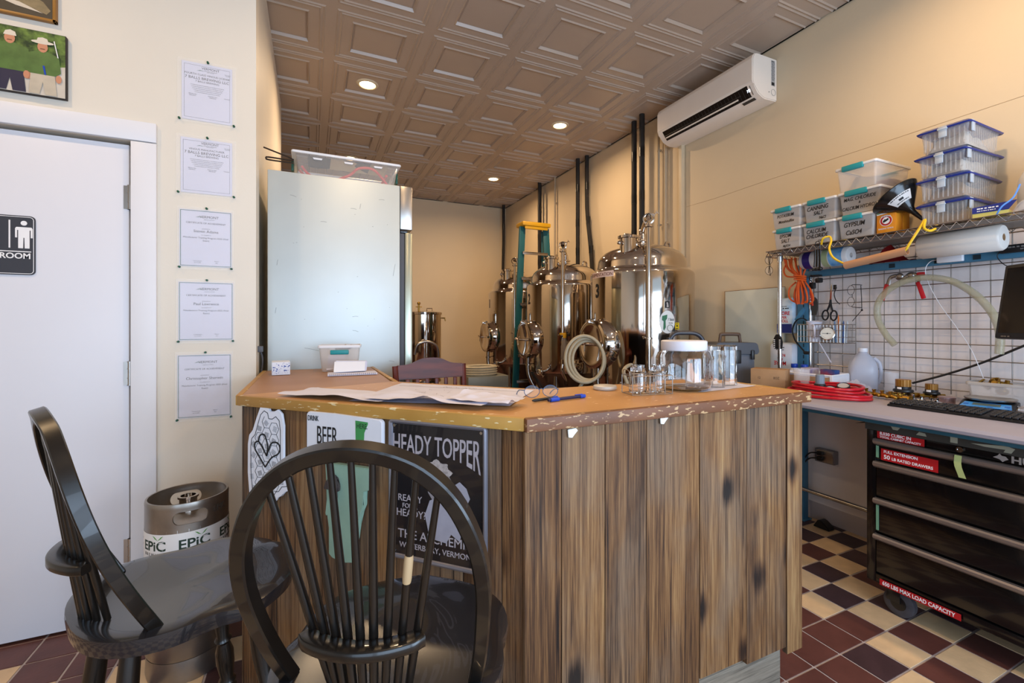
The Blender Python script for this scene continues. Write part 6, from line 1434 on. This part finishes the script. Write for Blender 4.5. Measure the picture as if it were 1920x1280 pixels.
# clear beaker
m=MB(); m.lathe([(0,.002),(.030,.002),(.032,.006),(.032,.105),(.034,.108),(.031,.107),(.0295,.008),(0,.006)],seg=32,cap=False); solo('clear_beaker',m,mat('thin_clear_cup','f2f2f6',.05,alpha=.22,var=.02),'tall clear measuring beaker right of the gallon jug','beaker',loc=(2.88,1.40,ZB+.0005))
m=MB(); m.lathe([(0,.002),(.036,.002),(.038,.006),(.040,.118),(.043,.121),(.039,.119),(.036,.008),(0,.006)],seg=32,cap=False); solo('clear_measuring_cup',m,mat('thin_clear_cup','f2f2f6'),'clear measuring cup standing in front of the white tray','cup',loc=(2.515,1.66,ZB+.0005))
# red hose coil on the bench
m=MB()
for k in range(4):
    r_=.15+.012*(k%2)-.01*k; m.tube([(r_*.95*math.cos(a)+.012*k,r_*1.25*math.sin(a)+.01*k,.008+.0145*k+.004*math.sin(a*2+k)) for a in [2*PI*q/44 for q in range(44)]],.0075,10,closed=True)
solo('red_hose_coil',m,mat('glossy_red_hose','b80f22',.25,var=.12),'coil of glossy red hose on the near left end of the workbench','hose',loc=(2.42,1.46,ZB+.0005))
# grey capped regulator and two pressure dials
t=thing('grey_regulator','black regulator with a grey ribbed knob standing upright in the red hose coil','regulator',(2.46,1.525,ZB+.0005))
m=MB(); m.lathe([(0,0),(.030,0),(.034,.012),(.038,.03),(.034,.038),(.027,.042),(.027,.05),(.024,.055),(0,.055)],seg=28); part('body',m,BLACKP,t)
m=MB(); m.lathe([(0,.055),(.022,.055),(.021,.10),(.017,.104),(0,.104)],seg=14); part('knob',m,mat('grey_knob','7f8a98',.45,var=.05),t,ang=20)
for k,(x,y,rx) in enumerate(((2.42,1.445,20),(2.50,1.43,10))):
    t=thing('pressure_gauge','small round pressure gauge lying in the red hose, %s'%('closest to the bench edge','behind the other gauge')[k],'gauge',(x,y,ZB+.030+.016*k),0,'small gauges in the red hose coil',rot=(R(rx),R(-25),0))
    m=MB(); m.lathe([(0,-.016),(.026,-.016),(.029,0),(.029,.010),(.026,.013),(.024,.009)],seg=28,cap=False); part('case',m,mat('dark_steel_case','3c3c42',.35,.6,var=.1),t)
    m=MB(); m.lathe([(0,.009),(.025,.009)],seg=28,cap=False); part('dial_face',m,mat('grey_dial','b6b3b4',.3,var=.06),t)
# crumpled clear bag with red fittings
rr=random.Random(9)
m=MB(); m.grid(18,12,lambda u,v:Vector((.10*(v-.5),.15*(u-.5),.003+(.075*math.sin(u*PI)**.5*math.sin(v*PI)**.5)*(.8+.5*noise.noise(Vector((u*5,v*5,4))))))); solo('clear_parts_bag',m,mat('crinkled_clear_bag','e8e4ec',.1,alpha=.34,var=.2,vs=20,bump=.5,bs=40),'crumpled clear plastic bag with small red fittings in front of the gallon jug','bag',loc=(2.66,1.46,ZB+.0005))
m=MB()
for k in range(7): m.box((rr.uniform(-.03,.03),rr.uniform(-.04,.04),.012),(.02,.014,.012),.002)
m.box((.0,-.05,.02),(.02,.022,.02),.002); solo('red_fittings',m,RED,'small red plastic fittings inside the clear parts bag','fitting',loc=(2.66,1.46,ZB+.0005))
# brass manifold
t=thing('brass_manifold','long row of small brass valves lying on the bench behind the keyboard','manifold',(2.585,1.315,ZB+.018),R(-10))
m=MB(); m.cyl((0,-.12,0),(0,.12,0),.010,seg=12)
for k in range(6): y=-.10+.04*k; m.cyl((-.022,y,0),(.022,y,0),.008,seg=10); m.cyl((0,y,0),(0,y,.020),.007,seg=8); m.box((0,y,.022),(.022,.008,.006),.002); m.ball((-.024,y,0),.009,seg=10)
part('valve_row',m,BRASS,t)
m=MB(); m.cyl((0,-.12,0),(0,-.15,0),.014,seg=6); m.cyl((0,.12,0),(0,.145,0),.013,seg=6); part('end_nuts',m,BRASS,t)
# two brass-capped regulators
for k,(x,y,s) in enumerate(((2.70,1.262,1.0),(2.79,1.185,.8))):
    t=thing('brass_regulator','%s black regulator with a wooden-looking brass ribbed cap on brass fittings'%('larger','smaller')[k],'regulator',(x,y,ZB+.002),0,None)
    m=MB(); m.lathe([(0,.028*s),(.036*s,.028*s),(.042*s,.034*s),(.040*s,.042*s),(.032*s,.046*s),(.032*s,.058*s),(0,.058*s)],seg=30); part('black_body',m,BLACKP,t)
    m=MB(); n=36; P=[((.030+.0012*(q%2))*s*math.cos(2*PI*q/n),(.030+.0012*(q%2))*s*math.sin(2*PI*q/n)) for q in range(n)]; m.prism(P,.058*s,.092*s); part('ribbed_cap',m,mat('amber_ribbed_cap','9c6c26',.4,.3,var=.25,vs=30),t,ang=15)
    m=MB(); m.cyl((-.05*s,.03*s,.014),(.05*s,-.03*s,.014),.010*s,seg=10); m.cyl((-.02,-.05*s,.014),(.02,.05*s,.014),.009*s,seg=10); m.cyl((0,0,.0),(0,0,.03*s),.014*s,seg=10)
    for a in ((-.05*s,.03*s),(.05*s,-.03*s)): m.cyl((a[0]*.8,a[1]*.8,.014),(a[0]*1.25,a[1]*1.25,.014),.014*s,seg=6)
    part('brass_fittings',m,BRASS,t)
    m=MB(); m.box((-.035*s,-.0,.05*s),(.004,.018,.010),.001); part('white_mark',m,WHITEK,t)
# small steel fittings behind the keyboard
for k in range(9):
    m=MB(); hh=rr.uniform(.02,.045); 
    if k%3==0: m.cyl((0,0,0),(0,0,hh),.006,seg=10); m.cyl((0,0,0),(0,0,.01),.010,seg=6)
    elif k%3==1: m.cyl((-.015,0,.010),(.015,0,.010),.009,seg=10); m.cyl((0,0,.01),(0,0,.03),.006,seg=8)
    else: m.lathe([(.006,0),(.014,.002),(.014,.014),(.006,.016)],seg=14)
    solo('steel_fitting',m,CHROME,'small shiny steel fitting standing behind the keyboard','fitting',loc=(2.595+rr.uniform(-.015,.03),1.225-.019*k,ZB+.0005),rot=(0,0,rr.uniform(0,3)),group='small steel fittings behind the keyboard')
m=MB(); m.lathe([(0,0),(.030,0),(.031,.004),(.031,.022),(.033,.024),(.033,.030),(.030,.032),(0,.032)],seg=30); solo('round_tin',m,mat('rose_steel_tin','a48e94',.3,.6,var=.1),'low round metal tin between the steel fittings and the scale','tin',loc=(2.70,1.09,ZB+.0005))
# keyboard
t=thing('keyboard','black computer keyboard lying along the front of the workbench','keyboard',(2.452,.955,ZB+.0005),R(-87.5))
m=MB(); m.prism([(-.07,0),(.07,0),(.07,.022),(-.062,.010),(-.07,.006)],-.22,.22,frame((0,0,0),(0,1,0),(0,0,1)),.002); part('key_tray',m,BLACKP,t)
m=MB()
for r_ in range(6):
    n=21; y=-.050+.021*r_; zz=.013+.0018*r_
    for c in range(n):
        x=-.207+.0207*c
        if r_==0 and 4<=c<=9: 
            if c==4: m.box((x+.05,y,zz),(.115,.016,.006),.0015,None)
            continue
        if c in (15,) or (r_==5 and c in (1,6,11)): continue
        m.box((x,y,zz+.002),(.0172,.0165,.007),.0016,None,1)
k_=part('keys',m,mat('dark_keys','232326',.4,var=.1),t); k_['kind']='stuff'
# scale
t=thing('digital_scale','black digital scale with a blue panel and a steel plate behind the keyboard','scale',(2.64,.925,ZB+.0005),R(-78))
m=MB(); m.prism([(-.10,.0),(.10,0),(.10,.036),(.02,.036),(-.085,.016),(-.10,.008)],-.085,.085,frame((0,0,0),(0,1,0),(0,0,1)),.003); part('body',m,BLACKP,t)
SF=frame((0,-.040,.0262),(1,0,0),(0,.105,.020))
m=MB(); m.prism([(-.078,-.036),(.078,-.036),(.070,.028),(-.070,.028)],0,.0015,SF); part('blue_panel',m,mat('sky_blue_panel','3f8fdc',.3,var=.05),t)
m=MB(); m.prism([(-.042,-.014),(.042,-.014),(.042,.018),(-.042,.018)],.0016,.0024,SF); part('display',m,mat('lcd_grey','5c6a66',.2,var=.05),t)
m=MB(); 
for x in (-.062,.062): m.prism([(x-.008,-.012),(x+.008,-.012),(x+.008,.004),(x-.008,.004)],.0016,.0028,SF)
m.prism([(.005,-.030),(.022,-.030),(.022,-.024),(.005,-.024)],.0016,.0024,SF); part('buttons',m,mat('button_blue','2a66b8',.4,var=.05),t)
m=MB(); m.lathe([(0,0),(.070,0),(.082,.006),(.084,.012),(.080,.010),(0,.008)],Matrix.Translation((0,.05,.037)),36,cap=False); part('steel_plate',m,STEELB,t)
# parts tub
t=thing('parts_tub','cloudy plastic tub full of brass fittings at the right end of the bench','tub',(2.82,.92,ZB+.0005),R(-80))
bin_(t,.25,.13,.105,CLOUDP,taper=.88,rimm=mat('cloudy_rim','b9b2ac',.4,alpha=.8,var=.05))
for k in range(7):
    m=MB(); m.cyl((-.018,0,0),(.018,0,0),.010,seg=10); m.cyl((0,0,0),(0,0,.02),.008,seg=8); m.lathe([(.012,0),(.02,.003),(.02,.008),(.012,.011)],Matrix.Translation((.02,0,0))@zto((1,0,0)),14)
    solo('brass_fitting',m,BRASS,'brass fitting heaped in the cloudy plastic tub','fitting',loc=(2.82+rr.uniform(-.03,.03),.92+rr.uniform(-.09,.09),ZB+.085+rr.uniform(0,.02)),rot=(rr.uniform(-1,1),rr.uniform(-1,1),rr.uniform(0,3)),group='brass fittings in the cloudy tub')
m=MB(); m.grid(14,10,lambda u,v:Vector((.12*(v-.5),.16*(u-.5),.003+.05*math.sin(u*PI)**.5*math.sin(v*PI)**.5*(.8+.5*noise.noise(Vector((u*5,v*5,9))))))); solo('clear_fittings_bag',m,mat('crinkled_clear_bag','e8e4ec'),'crumpled clear bag of steel fittings right of the digital scale','bag',loc=(2.66,.775,ZB+.0005))
for k in range(8):
    m=MB(); m.cyl((-.016,0,0),(.016,0,0),.009,seg=10); m.lathe([(.008,0),(.014,.002),(.014,.008),(.008,.010)],Matrix.Translation((.016,0,0))@zto((1,0,0)),12)
    solo('bagged_fitting',m,CHROME,'shiny steel fitting inside the clear bag right of the scale','fitting',loc=(2.66+rr.uniform(-.035,.035),.775+rr.uniform(-.055,.055),ZB+.014+rr.uniform(0,.012)),rot=(0,0,rr.uniform(0,3)),group='steel fittings in the clear bag')
# ================================================================ TOOL CHEST UNDER THE BENCH
t=thing('tool_chest','black rolling tool chest with grey drawer pulls and red labels under the workbench','tool chest',(2.27,1.2,0))
CH=mat('black_chest_enamel','0e0e10',.22,var=.3,vs=30,coat=.3)
PULL=mat('brushed_pull','978c86',.38,.7,var=.08)
m=MB(); m.b2(.012,.46,-1.17,0,.13,.80,.003); m.b2(0,.02,-.036,0.0,.13,.80,.002); m.b2(0,.02,-1.17,-1.134,.13,.80,.002); m.b2(0,.02,-1.134,-.036,.13,.168,.002); m.b2(0,.02,-1.134,-.036,.772,.80,.002); part('carcass',m,CH,t)
zs=[.772,.672,.510,.352,.172]
FX=frame((0,0,0),(0,-1,0),(0,0,1))
for k in range(4):
    zt_,zb_=zs[k],zs[k+1]
    m=MB(); m.b2(-.004,.012,-1.130,-.040,zb_+.006,zt_-.003,.002); d_=part('drawer',m,CH,t)
    m=MB(); m.prism([(0,-.004),(-.020,-.004),(-.026,-.010),(-.026,-.018),(-.020,-.026),(-.004,-.034),(0,-.034)],.036,1.134,Matrix.Translation((0,0,zt_))@frame((0,0,0),(1,0,0),(0,0,1))); part('pull',m,PULL,d_)
    if k in (0,2):
        m=MB(); m.b2(-.006,-.003,-.050,-.040,zb_+.012,zt_-.036); part('edge_strip',m,mat('pale_green_edge','6f9a7c',.5,var=.05),d_)
def sticker(y,z,w,h,lines,name='red_label'):
    F=Matrix.Translation((-.0272 if name=='x' else -.006,-y,z))@FX
    m=MB(); m.prism([(0,-h/2),(w,-h/2),(w,h/2),(0,h/2)],0,.0008,F); part('red_label',m,REDL,t); texts('label_lettering',lines,WHITEK,t,F@Matrix.Translation((0,0,.001)),.0003,bold=.02)
sticker(.045,.786,.170,.030,[('8,030 CUBIC IN',.010,.001,.018,'LEFT',.95),('TOTAL CABINET CAPACITY',.010,-.012,.0125,'LEFT',.95)])
sticker(.060,.703,.200,.050,[('FULL EXTENSION',.010,.008,.0165,'LEFT',.95),('50',.010,-.017,.024,'LEFT',1),('LB RATED DRAWERS',.040,-.017,.0165,'LEFT',.93)])
sticker(.055,.142,.275,.026,[('650 LBS MAX LOAD CAPACITY',.010,-.008,.0225,'LEFT',.80)])
texts('logo_lettering',[('HUSKY',.465,.787-.012,.034,'LEFT',1.15)],mat('silver_logo','b9b4b2',.3,.5,var=.05),t,Matrix.Translation((-.001,0,0))@FX,.0008,bold=.03)
m=MB(); m.prism([(.418,.784),(.430,.792),(.436,.801),(.441,.794),(.452,.793),(.459,.784),(.450,.778),(.444,.772),(.436,.780)],0,.001,Matrix.Translation((-.001,0,0))@FX); part('logo_mark',m,mat('silver_logo','b9b4b2'),t)
m=MB(); m.lathe([(0,.004),(.006,.004),(.007,.006),(.011,.006),(.012,0),(.012,-.002)],Matrix.Translation((-.001,-.325,.788))@zto((-1,0,0)),20,cap=False); part('lock',m,CHROME,t)
m=MB(); m.grid(2,6,lambda u,v:Vector((-.029-.006*math.sin(v*4),-.312-.022*u-(.018*v if v>.4 else .4*.018),.770-.085*v))); part('tape_tag',m,mat('pale_green_tape','b3bf7c',.6,var=.05),t)
for y in (-.10,-1.07):
    for x in (.06,.40):
        w_=MB(); M=Matrix.Translation((x,y,.058))@zto((1,0,.0)); w_.lathe([(.02,-.016),(.05,-.017),(.058,-.012),(.058,.012),(.05,.017),(.02,.016)],M,28); 
        c_=part('caster_wheel',w_,mat('grey_rubber_wheel','4a474c',.7,var=.25,vs=30),t)
        m=MB(); m.lathe([(0,-.019),(.022,-.019),(.03,-.017),(.03,.017),(.022,.019),(0,.019)],M,16); m.box((x-.022,y+.015,.10),(.004,.05,.08),.001); m.box((x+.022,y+.015,.10),(.004,.05,.08),.001); m.box((x,y+.02,.138),(.07,.08,.006),.001); part('caster_fork',m,BLACKM,c_)
m=MB(); m.grid(2,16,lambda u,v:Vector((-.012+.44*u,.045-1.2*v,.836+.004*noise.noise(Vector((v*9,u,1)))-(.018 if v<.03 else 0)))); bmesh.ops.solidify(m.b,geom=m.b.faces[:],thickness=.004)
c_=solo('printed_tarp',m,mat('dark_olive_tarp','3a3833',.6,var=.15,vs=20),'dark printed tarp spread over the top of the tool chest','tarp',loc=(2.27,1.2,0))
m=MB(); F=Matrix.Translation((-.0125,0,.816))@FX
m.b2(-.012,-.009,-1.15,.0,.803,.838); 
part('tarp_front_fold',m,mat('dark_olive_tarp','3a3833'),c_)
m=MB()
for P in ([(.10,.018),(.135,.018),(.125,.004),(.108,.004)],[(.19,.0),(.20,.014),(.22,.012),(.225,.0)],[(.30,.02),(.322,.02),(.322,-.005),(.30,-.005)],[(.36,.006),(.46,.018),(.48,.012),(.47,-.006),(.45,-.006),(.455,.004),(.40,.002)]): m.prism(P,0,.001,F)
part('printed_letters',m,mat('pale_tarp_print','9c9c8a',.6,var=.08),c_,smooth=False)
# ---- outlet, cords and things under the bench
t=thing('surface_outlet_box','grey surface-mounted outlet box with black plugs on the wall under the workbench','outlet',(XW-.0085,1.80,.435))
m=MB(); m.b2(-.045,0,-.06,.06,-.042,.042,.004); part('box_body',m,mat('grey_metal_box','8a8688',.4,.5,var=.08),t)
m=MB(); m.b2(-.048,-.045,-.052,.052,-.036,.036,.001); part('cover_plate',m,STEELB,t)
for z in (.018,-.016):
    m=MB(); m.b2(-.072,-.048,.0,.034,z-.013,z+.013,.005); m.tube([(-.066,.03,z),(-.08,.07,z-.01),(-.07,.11,z-.06),(-.04,.13,z-.12 if z>0 else z-.2),(-.05,.16,-.25)],.0045,8,sm=5); part('plug',m,BLACKP,t)
m=MB(); m.tube([(0,0,0),(-.01,.03,-.05),(0,.05,-.12),(.01,.02,-.2),(0,.04,-.26)],.006,8,sm=5); m.box((0,.03,-.06),(.03,.05,.04),.008)
solo('power_cord_tangle',m,BLACKP,'tangle of black cords hanging by the blue leg under the workbench','cord',loc=(2.90,1.93,.27))
m=MB(); m.prism([(-.05,0),(.05,0),(.045,.02),(.0,.05),(-.02,.048)],-.03,.03,frame((0,0,0),(0,-1,0),(0,0,1)),.004); solo('black_door_wedge',m,BLACKP,'black wedge lying on the tiles under the workbench','wedge',loc=(2.90,1.775,.001))
